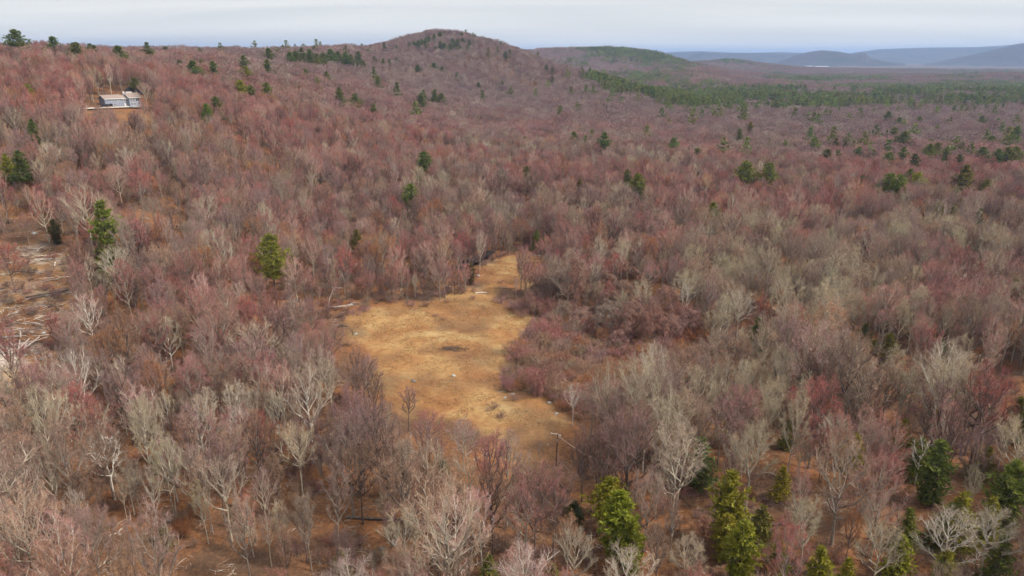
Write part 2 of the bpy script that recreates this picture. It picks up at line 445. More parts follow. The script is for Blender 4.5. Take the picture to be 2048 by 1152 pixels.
def empty(name, loc, rz=0.0):
    o = bpy.data.objects.new(name, None); COL.objects.link(o); o.location = loc; o.rotation_euler = (0, 0, rz); o.empty_display_size = 0.5
    return o

# ------------------------------------------------------------------ the ground
def build_ground():
    azd = np.linspace(R2(-50), R2(50), 620)
    azc = np.linspace(R2(50), R2(310), 70)[1:-1]
    az = np.r_[azd, azc]
    r = np.r_[np.geomspace(5, 60, 12)[:-1], np.arange(60, 330, 1.0), np.geomspace(330, 1500, 120), np.geomspace(1500, 40000, 80)[1:]]
    A, Rr = np.meshgrid(az, r)
    X = Rr * np.sin(A); Y = Rr * np.cos(A)
    px, py, dep = project(X, Y, smooth_h(X, Y))
    front = (Y > 20) & (Rr < 900)
    jx = px + (fbm(X, Y, 9.0, 3, 1.3) - 0.5) * 70; jy = py + (fbm(X, Y, 7.0, 3, 9.7) - 0.5) * 42
    meadow = (inpoly(jx, jy, MEADOW) & front).astype(float)
    yel = (inpoly(jx, jy, YELLOWG) & front); meadow = np.maximum(meadow, yel * 0.9)
    yard = (inpoly(jx, py + (jy - py) * 0.3, YARD) & front); meadow = np.maximum(meadow, yard * np.clip((fbm(X, Y, 8, 3, 6.6) - 0.45) * 4, 0.0, 0.5))
    slash = (inpoly(jx, jy, SLASH) & front); meadow = np.maximum(meadow, slash * np.clip((fbm(X, Y, 5, 3, 3.3) - 0.48) * 5, 0, 0.5))
    shrub = (inpoly(jx, jy, SHRUB) & front); meadow = np.maximum(meadow, shrub * np.clip((fbm(X, Y, 8, 3, 6.3) - 0.45) * 4, 0, 0.35))
    gravel = (inpoly(jx, jy, GRAVEL) & front).astype(float)
    lawn = (inpoly(jx, py, LAWN) & front) * np.clip((fbm(X, Y, 7, 3, 21.0) - 0.4) * 4, 0, 0.6)
    blur = lambda a: (a + np.roll(a, 1, 0) + np.roll(a, -1, 0) + np.roll(a, 1, 1) + np.roll(a, -1, 1)) / 5
    worn = np.clip((fbm(X, Y, 11, 4, 17.0) - 0.34) * 5, 0.4, 1) * np.clip((940 - py) / 100, 0.35, 1)
    meadow = meadow * np.where(meadow > 0.9, worn, 1)
    for _ in range(4): meadow = blur(meadow)
    gravel = np.maximum(gravel, slash * np.clip((fbm(X, Y, 4, 3, 8.3) - 0.5) * 4, 0, 0.22))
    gravel = blur(gravel)
    farw = np.clip((Rr - 1300) / 1500, 0, 1)
    Z = smooth_h(X, Y) + relief(X, Y) * (1 - 0.0 * meadow)
    nv, na = X.shape
    V = np.c_[X.ravel(), Y.ravel(), Z.ravel()]
    V = np.r_[V, [[0, 0, float(smooth_h(0.0, 60.0))]]]
    i = np.arange(nv - 1)[:, None] * na; j = np.arange(na)[None]; j2 = (j + 1) % na
    q = np.stack([i + j, i + na + j, i + na + j2, i + j2], -1).reshape(-1, 4)
    me = bpy.data.meshes.new('ground')
    nt_ = na
    me.vertices.add(len(V)); me.vertices.foreach_set('co', V.ravel())
    loops = np.r_[q.ravel(), np.stack([np.full(na, len(V) - 1), np.arange(na), (np.arange(na) + 1) % na], -1).ravel()]
    me.loops.add(len(loops)); me.loops.foreach_set('vertex_index', loops)
    me.polygons.add(len(q) + nt_)
    ls = np.r_[np.arange(len(q)) * 4, len(q) * 4 + np.arange(nt_) * 3]
    me.polygons.foreach_set('loop_start', ls)
    me.update(calc_edges=True); me.validate()
    me.polygons.foreach_set('use_smooth', np.ones(len(me.polygons), bool))
    def ca(name, r_, g_, b_):
        a = me.color_attributes.new(name, 'FLOAT_COLOR', 'POINT')
        c_ = np.ones((len(V), 4)); c_[:-1, 0] = r_.ravel(); c_[:-1, 1] = g_.ravel(); c_[:-1, 2] = b_.ravel(); c_[-1, :3] = 0
        a.data.foreach_set('color', c_.ravel())
    ca('zone', meadow, gravel, farw); ca('zone2', lawn, lawn * 0, lawn * 0)
    me.materials.append(M_ground)
    o = link('ground', me); tag(o, kind='structure')
    return o
build_ground()

# far ridges beyond the valley: (centre column, top row, half width in columns, range, depth) profiles of real hills
def ridge(name, prof, rng, depth, seed):
    xs = np.linspace(prof[0][0], prof[-1][0], 160)
    ys = np.interp(xs, [p[0] for p in prof], [p[1] for p in prof])
    rr = np.random.RandomState(seed)
    ks = np.linspace(-1, 1, 25)
    V = []; F = []
    for k in ks:
        for x, y in zip(xs, ys):
            d = ray(x, y); m = (rng + k * depth) / math.hypot(d[0], d[1]); m0 = rng / math.hypot(d[0], d[1])
            top = CAMZ + m0 * d[2]
            X, Y = d[0] * m, d[1] * m
            g = math.exp(-2.6 * k * k) * (1 if abs(k) < 1 else 0)
            nz = float(fbm(np.array([X]), np.array([Y]), rng * 0.12, 4, seed)[0]) - 0.5
            z = (top + 12) * g + nz * 170 * g * (1 - math.exp(-6 * k * k)) - 14
            V.append((X, Y, z))
    n = len(xs)
    for a in range(len(ks) - 1):
        for c in range(n - 1): F.append((a * n + c, a * n + c + 1, (a + 1) * n + c + 1, (a + 1) * n + c))
    me = bpy.data.meshes.new(name); me.from_pydata(V, [], F); me.materials.append(M_hill)
    me.polygons.foreach_set('use_smooth', [True] * len(F)); me.update()
    tag(link(name, me), kind='structure')
ridge('hills', [(1230, 130), (1290, 108), (1340, 104), (1400, 102), (1480, 106), (1560, 104), (1640, 107), (1720, 108), (1800, 112), (1900, 128)], 12500, 1400, 3)
ridge('hills', [(1340, 130), (1385, 108), (1400, 104), (1460, 105), (1530, 106), (1580, 109), (1640, 116), (1700, 128)], 10800, 1100, 4)
ridge('hills', [(1540, 130), (1590, 110), (1620, 103), (1645, 100), (1680, 103), (1705, 108), (1716, 106), (1724, 104), (1733, 106), (1738, 114), (1770, 123), (1810, 130)], 8600, 700, 5)
ridge('hills', [(1640, 128), (1700, 106), (1760, 98), (1850, 95), (1950, 94), (2020, 90), (2100, 84), (2300, 80), (2600, 100)], 13500, 1500, 6)
ridge('hills', [(1830, 131), (1900, 118), (1960, 106), (2000, 96), (2030, 88), (2060, 84), (2130, 80), (2300, 96), (2600, 125)], 9400, 900, 7)
ridge('hills', [(-900, 118), (-300, 106), (60, 104), (250, 102), (420, 104), (700, 106), (950, 112)], 12000, 1500, 8)

# ------------------------------------------------------------------ tree kinds
def rv(r, up=0.0):
    return Vector((r.gauss(0, 1), r.gauss(0, 1), r.gauss(0, 1) + up)).normalized()
def bez(a, c, b, t): return a * (1 - t) ** 2 + c * (2 * t * (1 - t)) + b * t * t

def bare_tree(seed, Ht, Rc, cb, limbs=13, sec=6, ter=5, tw=6, tww=0.034, lean=0.0, crook=0.35, droop=0.0, multi=1, dense=1.0, trad=0.25):
    """returns (trunk mesh data, crown mesh data); unit: metres"""
    r = random.Random(seed)
    T, C = MB(), MB()
    zc = Ht * (cb + 1) / 2; hz = Ht * (1 - cb) / 2
    stems = []
    for mI in range(multi):
        a = r.uniform(0, 6.28) + mI * 6.28 / multi
        off = Vector((math.cos(a), math.sin(a), 0)) * (0.0 if multi == 1 else 0.35)
        tl = Vector((math.cos(a), math.sin(a), 0)) * (lean if multi == 1 else Rc * 0.35)
        npt = 7; top = Ht * r.uniform(0.78, 0.9)
        pts = [off + tl * (k / (npt - 1)) ** 1.3 + Vector((r.gauss(0, crook * 0.35), r.gauss(0, crook * 0.35), 0)) * (k / npt) + Vector((0, 0, top * k / (npt - 1))) for k in range(npt)]
        pts[0].z = -0.6
        tr_ = trad * (1 if multi == 1 else 0.75)
        rad = [tr_ * (1.25 if k == 0 else (1 - 0.86 * (k / (npt - 1)) ** 0.9)) for k in range(npt)]
        T.tube(pts, rad, 5)
        stems.append((pts, top))
    def on_stem(st, z):
        pts, top = st
        q = max(0, min(0.999, z / top)) * (len(pts) - 1); k = int(q)
        return pts[k].lerp(pts[k + 1], q - k)
    for i in range(limbs):
        st = stems[i % multi]
        u = (i + r.uniform(0.2, 0.8)) / limbs
        az = i * 2.39996 + r.uniform(-0.4, 0.4)
        el = -0.35 + 1.75 * u ** 0.9                         # low spreading limbs first, the leader's last
        el = min(1.5, el)
        sc = r.uniform(0.78, 1.12)
        end = Vector((math.cos(az) * math.cos(el) * Rc * sc, math.sin(az) * math.cos(el) * Rc * sc, zc + math.sin(el) * hz * sc))
        z0 = Ht * (cb * 0.85 + (0.84 - cb * 0.85) * u ** 1.15 * 0.92)
        z0 = min(z0, end.z - 0.1 * Ht * (0.2 if u > .3 else -0.1))
        p0 = on_stem(st, z0)
        end += Vector((stems[0][0][-1].x * 0.6, stems[0][0][-1].y * 0.6, 0)) if multi == 1 else Vector((0, 0, 0))
        mid = p0.lerp(end, 0.5); L = (end - p0).length
        ctl = mid + Vector((math.cos(az), math.sin(az), -0.15)) * L * 0.16 + rv(r) * L * crook * 0.25
        lp = [bez(p0, ctl, end, k / 4) + (rv(r) * L * 0.035 * (0 < k < 4)) for k in range(5)]
        r0 = trad * (0.36 + 0.3 * (1 - u)) * (L / (Rc * 1.2)) ** 0.5
        T.tube(lp, [r0 * (1 - 0.82 * k / 4) for k in range(5)], 4)
        ns = max(2, int(round(sec * r.uniform(0.8, 1.2) * (0.6 + 0.4 * L / Rc))))
        for s in range(ns + 1):
            tpos = 1.0 if s == ns else 0.28 + 0.7 * (s + r.random()) / ns
            q = tpos * 4; k = min(3, int(q)); sp = lp[k].lerp(lp[k + 1], q - k)
            tan = (lp[k + 1] - lp[k]).normalized()
            outw = Vector((sp.x, sp.y, 0)); outw = outw.normalized() if outw.length > 0.1 else rv(r)
            d2 = (tan * 0.75 + rv(r) * 0.75 + outw * 0.15 + Vector((0, 0, 0.32 - droop))).normalized()
            L2 = Rc * r.uniform(0.3, 0.5) * (1.15 - 0.45 * tpos)
            e2 = sp + d2 * L2 + Vector((0, 0, 0.12 * L2 - droop * L2 * 0.5))
            m2 = sp.lerp(e2, 0.5) + rv(r) * L2 * 0.1
            w2 = max(0.03, r0 * 0.42)
            C.tube([sp, m2, e2], [w2, w2 * 0.7, w2 * 0.3], 3, [0.0, 0.0, 0.25])
            nt3 = max(2, int(round(ter * r.uniform(0.8, 1.25))))
            for q3 in range(nt3 + 1):
                t3 = 1.0 if q3 == nt3 else 0.2 + 0.78 * (q3 + r.random()) / nt3
                p3 = sp.lerp(m2, t3 * 2) if t3 < 0.5 else m2.lerp(e2, t3 * 2 - 1)
                d3 = (d2 * 0.6 + rv(r) * 0.8 + Vector((0, 0, 0.3 - droop * 1.2))).normalized()
                L3 = L2 * r.uniform(0.45, 0.8) * (1.15 - 0.4 * t3)
                e3 = p3 + d3 * L3
                C.tube([p3, e3], [max(0.02, w2 * 0.5), 0.0], 3, [0.1, 0.8])
                for b_ in range(max(1, int(tw * dense * r.uniform(0.7, 1.3)))):
                    tb = r.uniform(0.15, 1.0)
                    d4 = (d3 * 0.7 + rv(r) * 0.85 + Vector((0, 0, 0.3 - droop * 2.2))).normalized()
                    C.blade(p3.lerp(e3, tb), d4 * r.uniform(0.45, 1.1) * (Rc / 4.5) ** 0.4 * (1.5 if droop > 0.3 else 1), tww * r.uniform(0.7, 1.4), r.uniform(0.75, 1.0), 0, r, 0.6)
    return T, C

def conifer(seed, Ht, Rc, base, prof='pine', wh=17, br=5.5, tufts=6, blades=6, bl=0.62, bw=0.2):
    r = random.Random(seed)
    T, C = MB(), MB()
    wob = Vector((r.gauss(0, 0.25), r.gauss(0, 0.25), 0))
    tp = [wob * math.sin(k * 1.1) * 0.5 * (k / 6) + Vector((0, 0, Ht * 0.97 * k / 6)) for k in range(7)]
    tp[0].z = -0.6
    T.tube(tp, [max(0.02, 0.24 * Ht / 18 * (1 - 0.97 * k / 6)) for k in range(7)], 5)
    zb = Ht * base
    for i in range(wh):
        u = (i + r.uniform(0.1, 0.9)) / wh
        z = zb + (Ht - zb) * u
        if prof == 'pine': pr = (1 - u) ** 0.55 * (0.78 + 0.22 * math.sin(u * 10 + seed)) * (0.75 + 0.25 * min(1, u * 6)) + 0.08
        elif prof == 'broad': pr = math.sin(min(1, 0.30 + 0.74 * u) * math.pi) ** 0.75 * (0.85 + 0.15 * math.sin(u * 11 + seed)) + 0.06
        elif prof == 'column': pr = (0.62 + 0.38 * math.sin(u * 3.0)) * (1 - u ** 4) * r.uniform(0.75, 1.15) + 0.08
        else: pr = (1 - u) ** 0.85 * r.uniform(0.85, 1.1) + 0.06
        q = min(5.999, z / (Ht * 0.97) * 6); k = int(q); p0 = tp[k].lerp(tp[min(6, k + 1)], q - k)
        nb = max(3, int(round(br * r.uniform(0.8, 1.2) * (0.6 + 0.4 * (1 - u)))))
        a0 = r.uniform(0, 6.28)
        for j in range(nb):
            az = a0 + j * 6.283 / nb + r.uniform(-0.35, 0.35)
            L = Rc * pr * r.uniform(0.62, 1.18)
            rise = {'pine': 0.12, 'broad': 0.25, 'column': 0.55, 'hemlock': -0.15}[prof] + 0.75 * u * u
            d = Vector((math.cos(az), math.sin(az), rise)).normalized()
            e = p0 + d * L
            C.tube([p0, e], [0.05, 0.0], 3, 0.0, 1)
            nt3 = max(2, int(tufts * (0.4 + 0.6 * L / Rc)))
            for s in range(nt3):
                tpos = 0.22 + 0.8 * (s + r.random()) / nt3
                side = Vector((-math.sin(az), math.cos(az), 0)) * r.gauss(0, 0.22) * L * min(1.0, tpos + 0.2)
                p = p0.lerp(e, tpos) + side + Vector((0, 0, r.gauss(0, 0.10)))
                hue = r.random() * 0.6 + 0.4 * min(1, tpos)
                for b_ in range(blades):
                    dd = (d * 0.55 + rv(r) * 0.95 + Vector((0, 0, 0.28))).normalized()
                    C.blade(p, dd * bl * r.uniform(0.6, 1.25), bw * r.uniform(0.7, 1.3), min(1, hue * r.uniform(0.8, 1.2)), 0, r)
    for b_ in range(int(blades * 3)):
        C.blade(tp[-1] - Vector((0, 0, r.random() * 0.8)), (rv(r) * 0.5 + Vector((0, 0, 0.7))) * bl, bw, r.uniform(0.5, 1), 0, r)
    return T, C

def shrub(seed, Ht, Rc, n=18, sub=8, tw=6, tww=0.034, arch=0.25):
    r = random.Random(seed); C = MB()
    for i in range(n):
        az = r.uniform(0, 6.28); q = math.sqrt(r.random())
        end = Vector((math.cos(az) * Rc * q, math.sin(az) * Rc * q, Ht * (1.05 - 0.55 * q * q) * r.uniform(0.7, 1.1)))
        p0 = Vector((math.cos(az) * 0.25 * Rc * q, math.sin(az) * 0.25 * Rc * q, -0.2))
        ctl = p0.lerp(end, 0.5) + Vector((0, 0, Ht * arch))
        lp = [bez(p0, ctl, end, k / 3) for k in range(4)]
        C.tube(lp, [0.035, 0.028, 0.018, 0.0], 3, [0, 0.2, 0.5, 0.9])
        for s in range(sub):
            tpos = 0.25 + 0.75 * r.random(); q3 = tpos * 3; k = min(2, int(q3)); p = lp[k].lerp(lp[k + 1], q3 - k)
            d = (lp[k + 1] - lp[k]).normalized() * 0.5 + rv(r) * 0.8 + Vector((0, 0, 0.15))
            d = d.normalized() * r.uniform(0.3, 0.6) * Rc * 0.7
            C.tube([p, p + d], [0.014, 0.0], 3, [0.4, 0.9])
            for b_ in range(tw):
                C.blade(p + d * r.uniform(0.2, 1), (d.normalized() * 0.6 + rv(r) * 0.9).normalized() * r.uniform(0.3, 0.75), tww * r.uniform(0.7, 1.4), r.uniform(0.75, 1), 0, r, 0.6)
    return C

def join(T, C):
    m = MB()
    m.v = T.v + C.v; o = len(T.v); m.l = T.l + C.l
    m.f = T.f + [tuple(i + o for i in f) for f in C.f]
    return m, [0] * len(T.f), len(C.f)

class Kind: pass
def make_kind(name, T, C, crown_mats, height, radius):
    k = Kind(); k.name = name; k.h = height; k.r = radius
    k.trunk = T.mesh(name + '_trunk', M_wood, True) if T.f else None
    k.crown = C.mesh(name + '_crown', crown_mats)
    J = MB(); o = len(T.v)
    J.v = T.v + C.v; J.l = T.l + C.l; J.f = T.f + [tuple(i + o for i in f) for f in C.f]
    J.m = [0] * len(T.f) + [1 + m for m in C.m]
    k.whole = J.mesh(name + '_whole', [M_wood] + (crown_mats if isinstance(crown_mats, list) else [crown_mats]))
    return k

NEAR = []      # bare trees seen close: 0-3 round maples, 4-6 upright, 7-9 spreading oaks, 10-11 forked, 12-13 slim
def nb(*a, **kw): 
    T, C = bare_tree(*a, **kw); NEAR.append(make_kind('bare_tree', T, C, M_twig, a[1], a[2]))
for s in range(4): nb(10 + s, 18, 4.2 + 0.3 * s, 0.36 + 0.04 * s, crook=0.5)
for s in range(3): nb(20 + s, 20, 3.5, 0.34, limbs=14, lean=1.0)
for s in range(3): nb(30 + s, 20, 6.2, 0.30, limbs=14, sec=7, crook=0.6, trad=0.32, lean=0.8)
for s in range(2): nb(40 + s, 18, 4.6, 0.38, limbs=14, multi=2 + s, trad=0.25)
for s in range(2): nb(50 + s, 17, 2.6, 0.42, limbs=11, sec=5, trad=0.19, lean=1.2)
VINE = []
for s in range(3):
    T, C = bare_tree(60 + s, 12, 3.6, 0.15, limbs=12, sec=6, ter=5, tw=9, tww=0.045, droop=0.55, crook=0.5, trad=0.24, dense=1.6)
    VINE.append(make_kind('vine_draped_tree', T, C, M_twig, 12, 3.6))
DEAD = []
for s in range(2):
    T, C = bare_tree(70 + s, 15, 3.6, 0.42, limbs=9, sec=4, ter=3, tw=2, tww=0.05, crook=0.8, trad=0.22)
    DEAD.append(make_kind('dead_tree', T, C, M_twig, 15, 3.6))
MID = []
for s in range(7):
    T, C = bare_tree(80 + s, 17, 4.4 + 0.25 * (s % 4), 0.34, limbs=11, sec=4, ter=4, tw=7, tww=0.085, trad=0.2)
    MID.append(make_kind('bare_tree_mid', T, C, M_twig, 17, 4.8))
PINE = []      # 0-2 pine, 3-4 broad pine, 5-6 column, 7-8 hemlock
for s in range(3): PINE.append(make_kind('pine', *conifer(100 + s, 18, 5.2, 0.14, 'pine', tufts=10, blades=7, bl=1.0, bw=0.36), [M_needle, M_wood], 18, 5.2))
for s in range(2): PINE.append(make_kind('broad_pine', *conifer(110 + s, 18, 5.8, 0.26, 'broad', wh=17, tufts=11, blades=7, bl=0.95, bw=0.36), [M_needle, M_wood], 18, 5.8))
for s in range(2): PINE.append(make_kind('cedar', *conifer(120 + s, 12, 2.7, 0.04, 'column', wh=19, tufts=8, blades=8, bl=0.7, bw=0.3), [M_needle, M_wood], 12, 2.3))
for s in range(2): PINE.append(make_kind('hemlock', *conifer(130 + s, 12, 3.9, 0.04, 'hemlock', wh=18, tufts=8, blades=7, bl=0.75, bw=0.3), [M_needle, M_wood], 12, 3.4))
FARPINE = []
for s in range(4): FARPINE.append(make_kind('pine_far', *conifer(140 + s, 16, 5.2, 0.15, 'pine' if s % 2 else 'broad', wh=10, br=5, tufts=4, blades=3, bl=1.5, bw=0.85), [M_needle, M_wood], 16, 4.2))
SHRUB_K = []
for s in range(4): SHRUB_K.append(make_kind('shrub', MB(), shrub(150 + s, 2.6, 2.2), M_twig, 2.6, 2.2))

# distant groves: a dozen simple crowns on one patch of ground
def grove(seed, pine):
    r = random.Random(seed); C = MB()
    for i in range(12):
        x, y = r.uniform(-15, 15), r.uniform(-15, 15); h = r.uniform(12, 18); rc = r.uniform(3.5, 5.2)
        p = Vector((x, y, 0))
        C.tube([p, p + Vector((0, 0, h * 0.8))], [0.25, 0.0], 3, 0.0)
        if pine:
            for b_ in range(46):
                u = r.random(); a = r.uniform(0, 6.28); q = rc * (1 - u) ** 0.7 * r.uniform(0.3, 1)
                C.blade(p + Vector((math.cos(a) * q, math.sin(a) * q, h * (0.25 + 0.72 * u))), (Vector((math.cos(a), math.sin(a), 0.5)) + rv(r) * 0.6) * 1.3, 1.5, r.random(), 0, r)
        else:
            for b_ in range(60):
                d = rv(r, 0.5); d.z = abs(d.z) if r.random() < 0.8 else d.z
                q = r.uniform(0.35, 0.95)
                C.blade(p + Vector((d.x * rc * q, d.y * rc * q, h * 0.62 + d.z * h * 0.36 * q)), (d + rv(r) * 0.5 + Vector((0, 0, 0.4))).normalized() * r.uniform(1.2, 2.4), 0.32, r.uniform(0.7, 1), 0, r)
    return C
GROVE = []
for s in range(4):
    k = Kind(); k.whole = grove(200 + s, False).mesh('grove', [M_twig]); k.h = 15; k.r = 15; GROVE.append(k)
PGROVE = []
for s in range(3):
    k = Kind(); k.whole = grove(210 + s, True).mesh('pine_grove', [M_needle]); k.h = 15; k.r = 15; PGROVE.append(k)
def tuft(seed):
    r = random.Random(seed); C = MB()
    for i in range(16):
        p = Vector((r.gauss(0, 0.28), r.gauss(0, 0.28), -0.03))
        C.blade(p, (rv(r) * 0.9 + Vector((0, 0, 0.55))) * r.uniform(0.15, 0.34), 0.08, r.random(), 0, r)
    k = Kind(); k.whole = C.mesh('grass_tuft', [M_grass]); return k
TUFT = [tuft(300 + s) for s in range(3)]

# ------------------------------------------------------------------ masses ("stuff") by geometry nodes
def scatter(name, label, cat, kinds, pos, rotz, scl, idx, tint, bark, tilt=None):
    pc = bpy.data.collections.new(name + '_kinds')
    for i, k in enumerate(kinds):
        pc.objects.link(bpy.data.objects.new('%s_kind_%02d' % (name, i), k.whole))
    me = bpy.data.meshes.new(name)
    n = len(pos)
    me.vertices.add(n); me.vertices.foreach_set('co', np.asarray(pos, 'f').ravel())
    def at(nm, ty, arr, key):
        a = me.attributes.new(nm, ty, 'POINT'); a.data.foreach_set(key, np.asarray(arr).ravel())
    rot = np.zeros((n, 3), 'f'); rot[:, 2] = rotz
    if tilt is not None: rot[:, 0] = tilt
    at('rot', 'FLOAT_VECTOR', rot, 'vector')
    scl = np.asarray(scl, 'f')
    at('scl', 'FLOAT_VECTOR', scl if scl.ndim == 2 else np.repeat(scl[:, None], 3, 1), 'vector')
    at('idx', 'INT', np.asarray(idx, 'i'), 'value')
    at('tint', 'FLOAT_VECTOR', np.asarray(tint, 'f'), 'vector'); at('bark', 'FLOAT_VECTOR', np.asarray(bark, 'f'), 'vector')
    o = link(name, me)
    g = bpy.data.node_groups.new(name + '_nodes', 'GeometryNodeTree')
    g.interface.new_socket('Geometry', in_out='INPUT', socket_type='NodeSocketGeometry')
    g.interface.new_socket('Geometry', in_out='OUTPUT', socket_type='NodeSocketGeometry')
    gi = g.nodes.new('NodeGroupInput'); go = g.nodes.new('NodeGroupOutput')
    ip = g.nodes.new('GeometryNodeInstanceOnPoints'); ci = g.nodes.new('GeometryNodeCollectionInfo')
    ci.inputs['Collection'].default_value = pc; ci.inputs['Separate Children'].default_value = True; ci.inputs['Reset Children'].default_value = True
    def na(nm, ty):
        a = g.nodes.new('GeometryNodeInputNamedAttribute'); a.data_type = ty; a.inputs['Name'].default_value = nm
        return [s for s in a.outputs if s.enabled and s.name == 'Attribute'][0]
    e2r = g.nodes.new('FunctionNodeEulerToRotation')
    L = g.links.new
    L(gi.outputs[0], ip.inputs['Points']); L(ci.outputs[0], ip.inputs['Instance'])
    ip.inputs['Pick Instance'].default_value = True
    L(na('idx', 'INT'), ip.inputs['Instance Index'])
    L(na('rot', 'FLOAT_VECTOR'), e2r.inputs[0]); L(e2r.outputs[0], ip.inputs['Rotation'])
    L(na('scl', 'FLOAT_VECTOR'), ip.inputs['Scale'])
    L(ip.outputs[0], go.inputs[0])
    md = o.modifiers.new('instances', 'NODES'); md.node_group = g
    tag(o, label, cat, None, 'stuff')
    return o

# ------------------------------------------------------------------ where the woods grow
rg = np.random.RandomState(21)
def jitter_grid(cell, rmin, rmax, azmin, azmax):
    xm = rmax * math.sin(max(abs(azmin), abs(azmax)))
    xs = np.arange(-xm, xm, cell); ys = np.arange(rmin * 0.6, rmax, cell * 0.9)
    X, Y = np.meshgrid(xs, ys); X = X + (np.arange(len(ys)) % 2)[:, None] * cell * 0.5
    X = (X + rg.uniform(-0.42, 0.42, X.shape) * cell).ravel(); Y = (Y + rg.uniform(-0.42, 0.42, Y.shape) * cell).ravel()
    r = np.hypot(X, Y); a = np.arctan2(X, Y)
    m = (r > rmin) & (r < rmax) & (a > azmin) & (a < azmax)
    return X[m], Y[m]
TINTS = np.array([
    [0.51, 0.228, 0.205],   # 0 rosy
    [0.53, 0.170, 0.150],   # 1 red
    [0.42, 0.250, 0.235],   # 2 mauve
    [0.45, 0.270, 0.185],   # 3 taupe
    [0.41, 0.300, 0.225],   # 4 grey
    [0.50, 0.400, 0.265],   # 5 pale beige
    [0.52, 0.225, 0.100],   # 6 orange
    [0.28, 0.155, 0.130],   # 7 dark plum
])
TINTS = np.clip(TINTS.mean(1, keepdims=True) + (TINTS - TINTS.mean(1, keepdims=True)) * 1.18, 0.02, 0.7) * 0.9
TNAME = ['rosy', 'red', 'mauve', 'brown', 'grey', 'pale beige', 'orange', 'plum']
BARKS = np.array([[0.15, 0.11, 0.095], [0.28, 0.23, 0.19], [0.44, 0.385, 0.30], [0.58, 0.53, 0.45]])
BNAME = ['dark', 'grey', 'pale', 'whitish']
def species(X, Y):
    """tint index and bark index from where a tree stands"""
    n = len(X); r = np.hypot(X, Y); a = np.arctan2(X, Y)
    nz = fbm(X, Y, 70.0, 3, 4.4); nz2 = fbm(X, Y, 28.0, 2, 8.8)
    pr = np.where(r < 200, 0.30, np.where(r < 700, 0.58, np.clip(0.58 - (r - 700) / 800, 0.16, 0.58)))
    pr = pr + (nz - 0.5) * 2.3
    right = np.clip((a - 0.14) / 0.2, 0, 1) * np.clip((460 - r) / 150, 0, 1)
    pr = pr - right * 0.32
    u = rg.rand(n); w = rg.rand(n)
    t = np.where(u < pr, np.where(w < 0.62, 0, np.where(w < 0.80, 1, np.where(w < 0.9, 6, 7))), 0)
    pale = 0.05 + right * 0.21 + np.where(r < 200, 0.06, 0)
    alt = np.where(w < pale, 5, np.where(w < pale + 0.17, 4, np.where(w < pale + 0.47, 3, np.where(w < 0.88, 2, 7))))
    t = np.where(u < pr, t, alt)
    v = rg.rand(n)
    bk = np.where(v < 0.45, 1, np.where(v < 0.8, 0, 2))
    bk = np.where(r < 240, np.where(v < 0.36, 0, np.where(v < 0.74, 1, np.where(v < 0.93, 2, 3))), bk)
    bk = np.where((t == 5), np.where(v < 0.5, 2, 3), bk)
    bk = np.where((t == 4) & (v > 0.6), 2, bk)
    bk = np.where((right > 0.4) & (v > 0.6), 2, bk)
    return t, bk
def tint_rows(t, var=0.12):
    return np.clip(TINTS[t] * (1 + rg.normal(0, var, (len(t), 1))) * (1 + rg.normal(0, var * 0.35, (len(t), 3))), 0.02, 0.7)
def blocked(X, Y, Z):
    px, py, d = project(X, Y, Z)
    m = np.zeros(len(X), bool)
    for pl in NOTREE: m |= inpoly(px, py, pl)
    return m & (np.hypot(X, Y) < 900)

def clear_of(X, Y, pts, dist):
    m = np.ones(len(X), bool)
    for p in pts: m &= (X - p[0]) ** 2 + (Y - p[1]) ** 2 > dist * dist
    return m

